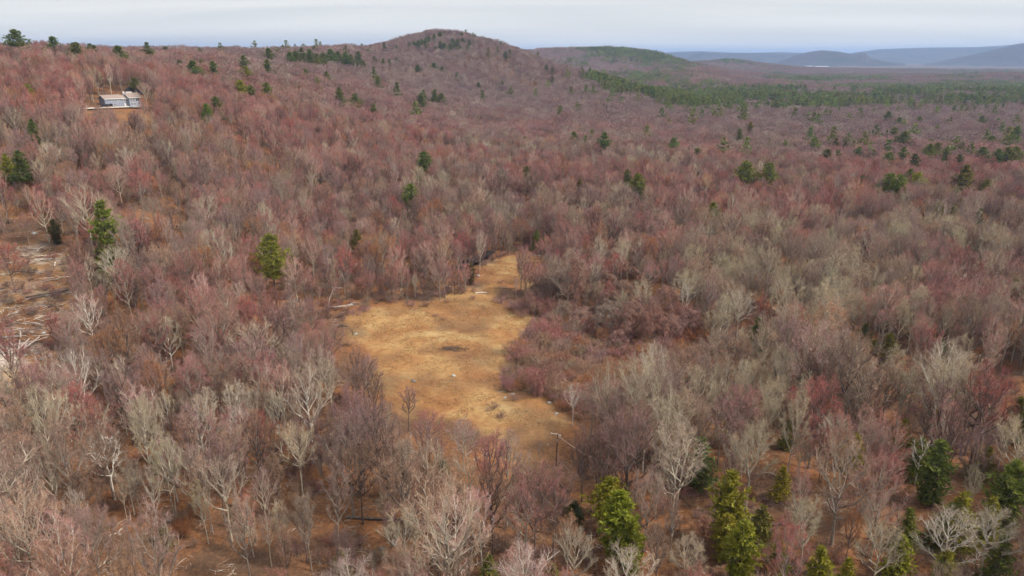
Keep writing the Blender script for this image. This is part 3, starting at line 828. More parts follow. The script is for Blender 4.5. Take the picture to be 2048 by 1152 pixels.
# --- conifers one can pick out in the photograph: (column, row of the top, height, kind, colour)
CG = {'y': (0.265, 0.26, 0.04), 'm': (0.175, 0.215, 0.05), 'd': (0.135, 0.17, 0.05), 'o': (0.20, 0.19, 0.055), 'k': (0.13, 0.125, 0.055)}
CNAME = {'y': 'bright yellow-green', 'm': 'green', 'd': 'dark green', 'o': 'olive green', 'k': 'dull dark'}
CONIF = [
 (200, 405, 26, 'P', 'm'), (538, 470, 22, 'B', 'y'), (820, 371, 17, 'P', 'm'), (1276, 350, 17, 'P', 'm'), (1255, 341, 13, 'P', 'd'), (1427, 406, 13, 'P', 'm'),
 (1073, 463, 11, 'P', 'm'), (1090, 474, 8, 'H', 'm'), (712, 460, 13, 'C', 'o'), (940, 526, 9, 'C', 'k'), (1148, 264, 14, 'P', 'd'), (1209, 266, 19, 'P', 'd'),
 (1004, 340, 12, 'B', 'd'), (1054, 334, 12, 'B', 'o'), (1160, 360, 10, 'H', 'o'), (847, 306, 16, 'P', 'd'), (1493, 322, 17, 'B', 'm'), (1541, 327, 17, 'B', 'm'),
 (1630, 276, 16, 'P', 'm'), (1783, 348, 16, 'B', 'm'), (1802, 351, 16, 'P', 'm'), (1838, 346, 15, 'B', 'y'), (1822, 340, 14, 'P', 'd'), (1726, 352, 11, 'H', 'd'),
 (1778, 224, 17, 'P', 'd'), (1800, 236, 14, 'B', 'd'), (1840, 233, 14, 'B', 'd'), (1896, 239, 13, 'P', 'd'), (1964, 232, 14, 'B', 'd'), (1790, 255, 15, 'P', 'o'),
 (1810, 263, 17, 'B', 'd'), (1774, 261, 12, 'H', 'k'), (1984, 272, 14, 'B', 'd'), (2035, 253, 18, 'P', 'd'), (1861, 290, 14, 'B', 'm'), (1877, 286, 14, 'B', 'o'),
 (1895, 295, 14, 'P', 'm'), (1926, 286, 12, 'B', 'd'), (1967, 294, 14, 'B', 'd'), (1998, 299, 14, 'P', 'd'), (2018, 295, 15, 'B', 'o'), (2033, 294, 15, 'B', 'o'),
 (1673, 277, 12, 'H', 'k'), (1692, 282, 11, 'H', 'k'), (1709, 282, 10, 'H', 'k'), (1719, 295, 14, 'P', 'd'), (1656, 300, 15, 'P', 'k'), (1748, 299, 11, 'H', 'o'),
 (1780, 306, 14, 'B', 'd'), (1809, 294, 15, 'P', 'd'), (1831, 309, 16, 'P', 'k'), (1745, 316, 10, 'H', 'd'), (1920, 310, 13, 'P', 'k'), (1934, 332, 18, 'C', 'o'),
 (1912, 373, 11, 'B', 'd'), (1974, 360, 12, 'B', 'o'), (1882, 405, 13, 'H', 'o'), (1909, 411, 12, 'H', 'o'), (1926, 397, 11, 'H', 'o'), (1961, 418, 9, 'H', 'd'),
 (2027, 387, 10, 'H', 'd'), (1735, 452, 11, 'C', 'o'), (1982, 451, 9, 'H', 'o'), (1573, 588, 8, 'H', 'd'), (1832, 563, 8, 'H', 'd'), (1520, 638, 12, 'C', 'd'),
 (1782, 669, 10, 'C', 'o'), (1886, 680, 8, 'H', 'd'), (2004, 521, 11, 'C', 'o'), (2033, 561, 13, 'C', 'o'), (1943, 517, 9, 'H', 'o'), (1733, 650, 10, 'C', 'k'),
 (1404, 879, 11, 'H', 'd'), (1466, 948, 14, 'C', 'y'), (1490, 1044, 12, 'C', 'y'), (1646, 1100, 11, 'H', 'y'), (1824, 873, 8, 'H', 'o'), (1884, 885, 13, 'C', 'm'),
 (1931, 990, 11, 'H', 'y'), (1905, 1010, 9, 'H', 'm'), (1848, 880, 9, 'H', 'm'), (1700, 1120, 7, 'H', 'y'), (2010, 1075, 9, 'H', 'm'), (1560, 1085, 6, 'H', 'o'), (2036, 925, 14, 'C', 'm'), (2043, 797, 12, 'C', 'o'), (1221, 957, 11, 'B', 'y'), (1243, 984, 13, 'C', 'y'), (1266, 1044, 10, 'C', 'y'),
 (887, 920, 7, 'H', 'k'), (1060, 955, 6, 'H', 'k'), (1150, 1005, 9, 'C', 'k'), (978, 1110, 9, 'H', 'o'), (323, 1050, 7, 'H', 'o'),
 (680, 1105, 7, 'H', 'o'), (1106, 1132, 7, 'H', 'm'), 
 (75, 68, 14, 'P', 'd'), (180, 88, 14, 'P', 'd'), (330, 94, 13, 'B', 'd'), (565, 90, 13, 'P', 'd'), (628, 92, 13, 'P', 'd'), (440, 84, 13, 'B', 'd'), (14, 66, 15, 'P', 'k'),
 (28, 59, 18, 'B', 'd'), (55, 59, 17, 'P', 'd'), (104, 74, 16, 'B', 'd'), (127, 74, 14, 'P', 'k'), (151, 86, 16, 'B', 'd'), (234, 92, 16, 'B', 'd'), (293, 86, 17, 'P', 'd'),
 (358, 121, 12, 'P', 'd'), (384, 123, 16, 'B', 'd'), (424, 123, 16, 'P', 'd'), (402, 120, 12, 'P', 'o'), (268, 156, 8, 'B', 'd'), (399, 96, 13, 'P', 'd'), (481, 76, 13, 'P', 'd'),
 (486, 112, 15, 'P', 'd'), (489, 133, 13, 'B', 'y'), (541, 89, 14, 'P', 'd'), (536, 97, 15, 'B', 'd'), (533, 120, 15, 'P', 'd'), (578, 105, 16, 'B', 'd'), (590, 103, 17, 'B', 'd'),
 (602, 97, 19, 'P', 'd'), (618, 99, 18, 'P', 'd'), (632, 108, 16, 'B', 'm'), (645, 106, 17, 'B', 'd'), (660, 99, 19, 'B', 'd'), (675, 103, 18, 'B', 'd'), (690, 106, 18, 'B', 'd'),
 (700, 110, 17, 'B', 'd'), (716, 104, 18, 'P', 'd'), (725, 122, 13, 'B', 'd'), (479, 161, 15, 'B', 'y'), (500, 172, 13, 'P', 'd'), (532, 167, 16, 'P', 'm'), (652, 143, 13, 'C', 'm'),
 (678, 176, 16, 'P', 'd'), (610, 138, 12, 'B', 'o'), (53, 170, 10, 'B', 'y'), (62, 240, 10, 'H', 'd'), (94, 250, 9, 'H', 'd'), (35, 302, 11, 'P', 'd'), (10, 310, 9, 'H', 'y'),
 (411, 208, 12, 'C', 'm'), (430, 195, 13, 'P', 'd'), (640, 350, 12, 'H', 'k'), (748, 113, 13, 'C', 'd'), (766, 118, 13, 'C', 'd'), (778, 120, 12, 'C', 'd'), (792, 115, 12, 'P', 'd'),
 (835, 130, 13, 'B', 'd'), (868, 127, 15, 'B', 'd'), (884, 134, 12, 'B', 'd'), (755, 154, 15, 'P', 'm'), (710, 189, 14, 'B', 'm'), (747, 208, 12, 'C', 'o'), (842, 188, 16, 'P', 'd'),
 (869, 180, 17, 'P', 'd'), (882, 187, 16, 'B', 'd'), (957, 165, 14, 'C', 'd'), (1049, 274, 11, 'C', 'o'), (1096, 304, 9, 'H', 'd'), (1348, 276, 14, 'B', 'm'), (1396, 297, 14, 'B', 'd'),
 (1480, 258, 13, 'P', 'd'), (1538, 277, 10, 'P', 'd'), (1502, 244, 12, 'C', 'o'), (1011, 104, 14, 'C', 'd'), (1019, 99, 12, 'C', 'd'), (1093, 129, 14, 'P', 'd'), (1105, 134, 12, 'P', 'o'),
 (1105, 152, 13, 'C', 'o'), (1520, 520, 7, 'H', 'k'), (1396, 345, 9, 'H', 'k'), (105, 440, 9, 'C', 'k'), (880, 64, 16, 'P', 'd'), (868, 68, 14, 'P', 'd'), (857, 72, 13, 'B', 'd'), (850, 77, 14, 'P', 'd'),
 (843, 78, 12, 'B', 'd'), (836, 80, 14, 'B', 'd'), (828, 84, 12, 'B', 'd'), (818, 86, 13, 'B', 'd'), (793, 91, 11, 'B', 'd'), (923, 66, 12, 'P', 'd'), (950, 68, 12, 'P', 'd'), (967, 70, 12, 'P', 'd'),
 (905, 77, 15, 'B', 'd'), (915, 79, 14, 'B', 'd'), (925, 76, 13, 'B', 'd'), (938, 80, 13, 'P', 'd'), (880, 82, 15, 'P', 'd'), (888, 86, 14, 'B', 'd'), (900, 88, 14, 'B', 'd'), (909, 86, 14, 'B', 'd'),
 (1002, 83, 12, 'P', 'd'), (935, 92, 12, 'B', 'd'), (920, 94, 11, 'B', 'd'), (870, 93, 11, 'B', 'd'), (850, 90, 12, 'B', 'd'), (838, 92, 11, 'B', 'd'),
]
_ru = random.Random(77)
for _k in range(22):                              # young evergreens under the trees at lower right
    CONIF.append((_ru.uniform(1420, 2040), _ru.uniform(560, 1120), _ru.uniform(6.0, 9.0), _ru.choice('HHC'), _ru.choice('oomyy')))
CK = {'P': (0, 1, 2), 'B': (3, 4), 'C': (5, 6), 'H': (7, 8)}
CFORM = {'P': 'pine', 'B': 'broad-topped pine', 'C': 'narrow columnar conifer', 'H': 'low conical hemlock'}
INDIV = []     # everything that becomes a single tree: dict(pos, kind, scale, rot, tint, bark, phrase, cat, name)
rc = random.Random(5)
for px, yt, h, fm, cl in CONIF:
    wd_ = 1.0
    if yt < 330: h = h * 1.38; wd_ = 1.3 if fm in 'PB' else 1.15
    elif yt < 700: h, wd_ = (h * 1.35, 1.2) if px > 780 and yt < 440 else (h * 1.02, 0.92 if fm in 'PB' else 1.1)
    elif yt > 860: h, wd_ = (h * 1.15, 1.12) if cl in 'ym' else ((h * 0.7, 1.35) if px < 1300 else (h * 1.1, 1.3))
    g = base_for_top(px, yt, h)
    if g.length > 2500: continue
    k = PINE[rc.choice(CK[fm])]; s = h / k.h
    INDIV.append(dict(pos=g, kind=k, scale=(s * wd_ * rc.uniform(0.9, 1.1), s * wd_ * rc.uniform(0.9, 1.1), s), rot=rc.uniform(0, 6.28), tint=tuple(c * rc.uniform(0.9, 1.1) for c in CG[cl]), bark=(0.10, 0.08, 0.07),
                      phrase='%s %s' % (CNAME[cl], CFORM[fm]), cat='conifer', name={'P': 'pine_tree', 'B': 'pine_tree', 'C': 'cedar_tree', 'H': 'hemlock_tree'}[fm], group='conifers rising above the bare woods', h=h, r=k.r * s))
# --- bare trees that stand out: (column, row of the top, height, kind index, tint, bark)
SPECIAL = [
 (1700, 872, 24, 7, 3, 1), (1625, 985, 17, 5, 5, 2), (962, 972, 19, 4, 0, 3), (905, 992, 19, 8, 0, 3), (1262, 1088, 15, 9, 5, 3), (1770, 1040, 15, 9, 5, 2), (2000, 1010, 16, 10, 5, 3),
 (1915, 1020, 15, 8, 4, 3), (500, 765, 19, 2, 4, 1), (590, 845, 18, 3, 5, 2), (733, 705, 17, 1, 2, 1), (655, 708, 18, 5, 4, 2), (812, 770, 13, 12, 2, 0), (925, 832, 14, 0, 2, 2), (856, 815, 14, 1, 1, 1),
 (1228, 758, 12, 4, 1, 1), (1262, 785, 13, 5, 0, 1), (1590, 700, 17, 8, 4, 2), (1450, 790, 18, 3, 0, 1), (1555, 750, 15, 10, 5, 2), (1920, 700, 14, 0, 5, 3), (490, 985, 14, 12, 1, 2), (770, 975, 12, 13, 5, 1),
 (1030, 1090, 16, 4, 0, 2), (30, 860, 20, 7, 3, 1), (375, 800, 19, 12, 2, 0), (130, 765, 18, 1, 1, 0), (400, 640, 17, 2, 1, 0), (90, 278, 16, 9, 5, 3), (223, 493, 17, 8, 5, 3), (1012, 262, 17, 0, 5, 2),
 (1640, 570, 16, 1, 4, 2), (1480, 735, 16, 5, 5, 2), (1370, 545, 15, 8, 5, 2), (790, 490, 17, 2, 0, 2), (845, 485, 17, 10, 0, 2), (900, 470, 17, 5, 0, 1), (1300, 525, 16, 3, 0, 1), (1600, 605, 14, 1, 1, 0), (1530, 590, 13, 0, 1, 0),
 (300, 390, 17, 2, 4, 1), (690, 415, 16, 3, 5, 2), (1010, 880, 9, 12, 0, 0), (880, 870, 10, 13, 0, 1), (1080, 880, 8, 13, 3, 1), (1330, 700, 13, 13, 2, 0), (1185, 770, 14, 11, 2, 1),
]
def add_bare(g, k, s, ti, bi, rz, sp=False):
    tint = tint_rows(np.array([ti]))[0] * 0.88
    bark = BARKS[bi] * rc.uniform(0.85, 1.15)
    size = 'tall' if s * k.h > 18.5 else ('short' if s * k.h < 13.5 else 'mid-height')
    form = {0: 'round-crowned', 1: 'round-crowned', 2: 'round-crowned', 3: 'round-crowned', 4: 'upright', 5: 'upright', 6: 'upright', 7: 'wide-spreading', 8: 'wide-spreading', 9: 'wide-spreading', 10: 'fork-trunked', 11: 'fork-trunked', 12: 'slim', 13: 'slim'}[NEAR.index(k)]
    INDIV.append(dict(pos=g, kind=k, scale=(s * rc.uniform(0.68, 0.98) * (1.25 if sp else 1), s * rc.uniform(0.68, 0.98) * (1.25 if sp else 1), s), rot=rz, tint=tuple(tint), bark=tuple(bark),
                      phrase='%s %s tree, %s trunk' % (form, TNAME[ti], BNAME[bi]), cat='tree', name='bare_tree', group='bare trees of the near woods', h=s * k.h, r=s * k.r, size=size))
for px, yt, h, ki, ti, bi in SPECIAL:
    g = base_for_top(px, yt, h)
    add_bare(g, NEAR[ki], 0.9 * h / NEAR[ki].h, ti, bi, rc.uniform(0, 6.28), True)
N_SPECIAL = len([1 for d in INDIV if d['cat'] == 'tree'])
SOLO = []
for d in INDIV:
    p = d['pos']; SOLO.append((p.x, p.y))
    if d['cat'] == 'conifer' and d['h'] <= 10 and p.length <= 300: SOLO.append((p.x * (1 - 5.5 / p.length), p.y * (1 - 5.5 / p.length)))
    elif d['cat'] == 'conifer':
        q = Vector((-p.x, -p.y)).normalized()
        for o in (5.0, 10.0, 15.0): SOLO.append((p.x + q.x * o, p.y + q.y * o))
for _x, _y in ((45, 690), (20, 690), (80, 705), (60, 640)):
    _g = ground_at(_x, _y); _q = Vector((-_g.x, -_g.y)).normalized()
    for o in range(0, 30, 5): SOLO.append((_g.x + _q.x * o, _g.y + _q.y * o))
_pg = ground_at(1112, 932); _q = Vector((-_pg.x, -_pg.y)).normalized()
for o in (0, 6, 12, 18): SOLO.append((_pg.x + _q.x * o, _pg.y + _q.y * o))
print('conifers', len([d for d in INDIV if d['cat'] == 'conifer']))

# --- the near woods
X, Y = jitter_grid(5.3, 78, 640, R2(-46), R2(46))
Z = H(X, Y)
px0, py0, _ = project(X, Y, Z)
m = (~blocked(X, Y, Z) | (inpoly(px0, py0, SLASH) & (rg.rand(len(X)) < 0.07)) | (inpoly(px0, py0, [(292, 170), (420, 170), (420, 300), (150, 300), (150, 262), (292, 262)]) & (rg.rand(len(X)) < 0.3))) & clear_of(X, Y, SOLO, 4.6)
gap = fbm(X, Y, 18.0, 2, 12.1)
m &= (gap > np.where(np.hypot(X, Y) < 260, 0.35, 0.28)) & (rg.rand(len(X)) > 0.05)
X, Y, Z = X[m], Y[m], Z[m]
T_, B_ = species(X, Y)
K_ = rg.choice(14, len(X), p=[.07, .07, .07, .07, .10, .10, .10, .05, .04, .04, .07, .07, .08, .07])
S_ = np.clip(rg.normal(0.88, 0.19, len(X)) + (fbm(X, Y, 30.0, 2, 41.0) - 0.5) * 0.7, 0.42, 1.28)
S_ = np.where(np.hypot(X, Y) > 230, S_ * 0.88, S_)
S_ = np.where(np.hypot(X, Y) > 450, np.minimum(S_, 0.9), S_)
px, py, dep = project(X, Y, Z + 0.75 * S_ * 18)
vis = (px > 4) & (px < 2044) & (py < 1135) & (py > 0)
order = np.argsort(np.where(vis, dep, 1e9))
n_single = 300 - N_SPECIAL
single = order[:n_single]
for i in single:
    add_bare(Vector((X[i], Y[i], Z[i])), NEAR[K_[i]], float(S_[i]), int(T_[i]), int(B_[i]), rg.uniform(0, 6.28))
rest = np.ones(len(X), bool); rest[single] = False
def scat_rows(n, lo, hi): return np.c_[rg.uniform(lo, hi, n), rg.uniform(lo, hi, n), np.ones(n)]
scatter('bare_woods', 'bare budding woods closing in around the clearing', 'woods', NEAR, np.c_[X, Y, Z][rest], rg.uniform(0, 6.28, rest.sum()), S_[rest][:, None] * scat_rows(rest.sum(), 0.74, 1.08), K_[rest], tint_rows(T_[rest]) * 0.95, BARKS[B_[rest]] * rg.uniform(0.8, 1.2, (rest.sum(), 1)))
print('near', len(X), 'rest', rest.sum())

# --- saplings and brush of the near woods
X, Y = jitter_grid(4.2, 75, 420, R2(-45), R2(45))
Z = H(X, Y)
dense = fbm(X, Y, 22.0, 3, 15.5)
m = (dense > 0.38) & ~blocked(X, Y, Z)
px, py, _ = project(X, Y, Z)
insh = inpoly(px, py, SHRUB); insl = inpoly(px, py, SLASH)
m |= insh; m |= insl & (rg.rand(len(X)) < 0.5)
m &= ~inpoly(px, py, MEADOW) & ~inpoly(px, py, GRAVEL) & ~inpoly(px, py, YELLOWG)
X, Y, Z, insh = X[m], Y[m], Z[m], insh[m]
xx, yy = X[insh] + rg.uniform(-2.4, 2.4, insh.sum()), Y[insh] + rg.uniform(-2.4, 2.4, insh.sum())
X = np.r_[X, xx]; Y = np.r_[Y, yy]; Z = np.r_[Z, H(xx, yy)]; n = len(X)
ti = rg.choice([2, 3, 3, 7, 0, 6, 4], n)
field = np.r_[insh, np.ones(len(xx), bool)]
ti = np.where(field, rg.choice([3, 3, 4, 2, 6, 0], n), ti)
scatter('brushwood', 'tangled brown brush and saplings under the bare trees', 'brush', SHRUB_K, np.c_[X, Y, Z], rg.uniform(0, 6.28, n), (rg.uniform(0.45, 1.15, n) * np.where(field, rg.uniform(1.1, 2.0, n), 1.0))[:, None] * np.c_[rg.uniform(0.8, 1.2, n), rg.uniform(0.8, 1.2, n), rg.uniform(0.7, 1.5, n)], rg.randint(0, 4, n), tint_rows(ti) * np.where(field, 0.95, 0.66)[:, None], BARKS[rg.choice([0, 1, 1], n)] * 0.8)  # brush outside the shrub field tinted darker, painting shade into gaps between crowns
print('brush', n)

# --- the middle woods up the hillsides
X, Y = jitter_grid(8.2, 640, 1950, R2(-44), R2(44))
Z = H(X, Y); r = np.hypot(X, Y)
dens = 1.0
m = ~blocked(X, Y, Z) & clear_of(X, Y, [p for p in SOLO if math.hypot(*p) > 600], 5.5)
# drop what lies behind the ridges
def hidden(X, Y, Z, top):
    hid = np.zeros(len(X), bool)
    for f in np.linspace(0.25, 0.97, 30):
        hx, hy = X * f, Y * f
        hz_ = smooth_h(hx, hy)
        hid |= hz_ > CAMZ + (Z + top - CAMZ) * f + 6
    return hid
m &= ~hidden(X, Y, Z, 20)
X, Y, Z, r = X[m], Y[m], Z[m], r[m]
pn = fbm(X, Y, 95.0, 4, 31.0)
az = np.arctan2(X, Y)
pxx, pyy, _d = project(X, Y, Z + 10)
PINEZONE = [(1170, 152), (1230, 138), (1330, 150), (1470, 158), (1480, 150), (2500, 140), (2500, 210), (2048, 214), (1800, 206), (1650, 218), (1500, 212), (1400, 224), (1330, 204), (1230, 190)]
valley = inpoly(pxx + rg.normal(0, 14, len(X)), pyy + rg.normal(0, 5, len(X)), PINEZONE).astype(float)
ispine = rg.rand(len(X)) < np.clip((pn - 0.43) * 10, 0.05, 0.78) * valley + 0.012 * (az > 0.1) + 0.006
def pine_tints(n): return np.clip(np.array([[0.165, 0.195, 0.055]]) * (1 + rg.normal(0, 0.2, (n, 1))) * (1 + rg.normal(0, 0.08, (n, 3))), 0.012, 0.3)
n = ispine.sum()
scatter('valley_pines', 'green pines massed across the valley floor', 'pine wood', FARPINE, np.c_[X, Y, Z][ispine], rg.uniform(0, 6.28, n), rg.uniform(1.0, 1.6, n), rg.randint(0, 4, n), pine_tints(n), np.tile([0.1, 0.08, 0.07], (n, 1)))
b_ = ~ispine; n = b_.sum()
T_, B_ = species(X[b_], Y[b_])
T_ = np.where((T_ == 5) & (rg.rand(n) < 0.6), 4, T_)
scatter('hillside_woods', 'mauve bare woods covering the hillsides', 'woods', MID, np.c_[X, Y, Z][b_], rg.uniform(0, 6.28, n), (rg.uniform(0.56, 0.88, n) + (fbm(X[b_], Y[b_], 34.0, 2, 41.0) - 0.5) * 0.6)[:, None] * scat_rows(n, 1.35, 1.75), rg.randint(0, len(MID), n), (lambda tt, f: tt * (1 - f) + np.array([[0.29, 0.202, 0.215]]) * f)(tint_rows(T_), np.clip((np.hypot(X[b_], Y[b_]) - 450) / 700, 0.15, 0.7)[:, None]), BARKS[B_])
print('mid', n, ispine.sum())

# --- far woods as groves
X, Y = jitter_grid(27.0, 1900, 5600, R2(-42), R2(42))
Z = H(X, Y); r = np.hypot(X, Y)
m = ~hidden(X, Y, Z, 25)
X, Y, Z, r = X[m], Y[m], Z[m], r[m]; az = np.arctan2(X, Y)
pn = fbm(X, Y, 210.0, 4, 31.0)
up = np.clip((Z - 40) / 60, 0, 1)
pxx, pyy, _d = project(X, Y, Z + 10)
inz = inpoly(pxx, pyy, PINEZONE)
ispine = rg.rand(len(X)) < np.where(inz, np.clip((pn - 0.43) * 10, 0.05, 0.78), np.clip((pn - 0.5) * 5, 0.03, 0.6)) + 0.5 * up * (pn > 0.40)
n = ispine.sum()
scatter('distant_pines', 'distant pine groves in the valley and on the far knolls', 'pine wood', PGROVE, np.c_[X, Y, Z][ispine], rg.uniform(0, 6.28, n), rg.uniform(0.85, 1.1, n), rg.randint(0, 3, n), pine_tints(n), np.tile([0.1, 0.08, 0.07], (n, 1)))
b_ = ~ispine; n = b_.sum(); T_, B_ = species(X[b_], Y[b_])
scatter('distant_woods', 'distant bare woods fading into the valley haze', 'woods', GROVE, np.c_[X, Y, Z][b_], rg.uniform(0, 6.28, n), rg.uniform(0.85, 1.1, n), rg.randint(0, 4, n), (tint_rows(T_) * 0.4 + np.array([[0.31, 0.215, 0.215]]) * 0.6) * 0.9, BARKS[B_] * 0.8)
print('far', len(X))

# --- sticks and chips left on the ground
def sticks(seed):
    r = random.Random(seed); C = MB()
    for i in range(14):
        p = Vector((r.gauss(0, 1.3), r.gauss(0, 1.3), 0.08)); a = r.uniform(0, 6.28); L = r.uniform(0.5, 2.4)
        d = Vector((math.cos(a), math.sin(a), r.uniform(-0.02, 0.16))) * L
        C.tube([p, p + d * 0.5 + Vector((0, 0, 0.05)), p + d], [0.05, 0.045, 0.02], 3, 0.0)
    k = Kind(); k.whole = C.mesh('sticks', [M_wood]); return k
STICK = [sticks(320 + q) for q in range(4)]
X, Y = jitter_grid(3.6, 78, 330, R2(-44), R2(44))
Z = H(X, Y); px, py, _ = project(X, Y, Z)
ins = inpoly(px, py, SLASH)
m = (ins & (rg.rand(len(X)) < 0.8)) | (~inpoly(px, py, MEADOW) & (rg.rand(len(X)) < 0.28))
X, Y, Z = X[m], Y[m], Z[m]; n = len(X)
bk_ = np.array([[0.16, 0.12, 0.10], [0.34, 0.28, 0.23], [0.50, 0.44, 0.37]])[rg.randint(0, 3, n)]
scatter('forest_debris', 'fallen sticks and branches strewn over the forest floor', 'debris', STICK, np.c_[X, Y, Z], rg.uniform(0, 6.28, n), np.where(ins[m], rg.uniform(0.9, 2.0, n), rg.uniform(0.5, 1.1, n)), rg.randint(0, 4, n), bk_, bk_)

# --- grass of the meadow
X, Y = jitter_grid(0.8, 130, 330, R2(-34), R2(12))
Z = H(X, Y); px, py, _ = project(X, Y, Z)
m = (inpoly(px, py, MEADOW)) & (fbm(X, Y, 5, 3, 2.7) > 0.44)
m |= inpoly(px, py, YELLOWG) & (px > -60)
m |= inpoly(px, py, SLASH) & (rg.rand(len(X)) < 0.15)
X, Y, Z = X[m], Y[m], Z[m]; n = len(X)
gt = np.array([[0.38, 0.235, 0.10], [0.32, 0.17, 0.07], [0.41, 0.29, 0.15], [0.44, 0.34, 0.20], [0.20, 0.11, 0.055]])[rg.choice(5, n, p=[.3, .25, .2, .15, .1])] * rg.uniform(0.8, 1.1, (n, 1))
scatter('meadow_grass', 'dry tan grass covering the meadow', 'grass', TUFT, np.c_[X, Y, Z], rg.uniform(0, 6.28, n), rg.uniform(0.6, 1.3, n) + (rg.rand(n) < 0.08) * rg.uniform(0.3, 1.0, n), rg.randint(0, 3, n), gt, gt * 0.8)
print('grass', n)

# ------------------------------------------------------------------ single trees, each with trunk and crown
LANDMARKS = []
def lm(name, px, py): LANDMARKS.append((name, px, py))
lm('the utility pole', 1115, 900); lm('the lower meadow tip', 1085, 950); lm('the meadow brush pile', 905, 697)
lm('the fallen white tree', 690, 617); lm('the dark pond', 930, 530); lm('the grey house', 250, 205); lm('the log pile', 40, 690)
lm('the hilltop', 890, 75); lm('the bottom left corner', 0, 1152); lm('the bottom right corner', 2048, 1152); lm('the bottom edge middle', 1024, 1152)
lm('the yellow columnar conifers', 1240, 1000); lm('the big yellow-green conifer', 1466, 990); lm('the largest spreading tree', 1700, 1000)
lm('the right-edge green conifer', 1884, 920); lm('the rounded yellow pine', 538, 520); lm('the tall left pine', 200, 460)
lm('the right edge middle', 2048, 576); lm('the lower left edge', 0, 864); lm('the top left corner', 0, 60); lm('the valley pines at right', 2048, 215)
lm('the ridge pine grove', 650, 115); lm('the pale twin trees', 935, 1060); lm('the white tree up left', 90, 300); lm('the pine right of the pond', 1276, 370)
ORD = ['nearest', 'second nearest', 'third nearest', 'fourth nearest', 'fifth nearest', 'sixth nearest', 'seventh nearest', 'eighth nearest', 'ninth nearest', 'tenth nearest', '11th nearest', '12th nearest', '13th nearest', '14th nearest', '15th nearest']
def assign_labels(items):
    P = []
    for d in items:
        x, y, _ = project(d['pos'].x, d['pos'].y, d['pos'].z + 0.65 * d['h']); P.append((float(x), float(y)))
    def sector(dx, dy):
        if abs(dx) > abs(dy): return 'right of' if dx > 0 else 'left of'
        return 'below' if dy > 0 else 'above'
    rank = {}
    for li, (nm, lx, ly) in enumerate(LANDMARKS):
        buckets = {}
        for i, (x, y) in enumerate(P):
            dx, dy = x - lx, y - ly
            if math.hypot(dx, dy) < 6: continue
            buckets.setdefault((items[i]['phrase'], sector(dx, dy)), []).append((math.hypot(dx, dy), i))
        for (ph, sc), lst in buckets.items():
            lst.sort()
            for q, (dist, i) in enumerate(lst): rank.setdefault(i, []).append((q + dist / 260.0, q, li, sc))
    for i, d in enumerate(items):
        sc_, q, li, sc = min(rank[i])
        o = ORD[q] if q < len(ORD) else '%dth nearest' % (q + 1)
        d['label'] = '%s, %s %s %s' % (d['phrase'], o, sc, LANDMARKS[li][0])
assign_labels([d for d in INDIV if d['cat'] == 'tree']); assign_labels([d for d in INDIV if d['cat'] == 'conifer'])
def place(d):
    e = empty(d['name'], d['pos'], d['rot']); e.scale = d['scale']
    tag(e, d['label'], d['cat'], d['group'])
    k = d['kind']
    for nm, me in (('trunk', k.trunk), ('crown', k.crown)):
        if me is None: continue
        o = link(nm, me, e); o['tint'] = [float(c) for c in d['tint']]; o['bark'] = [float(c) for c in d['bark']]
for d in INDIV: place(d)

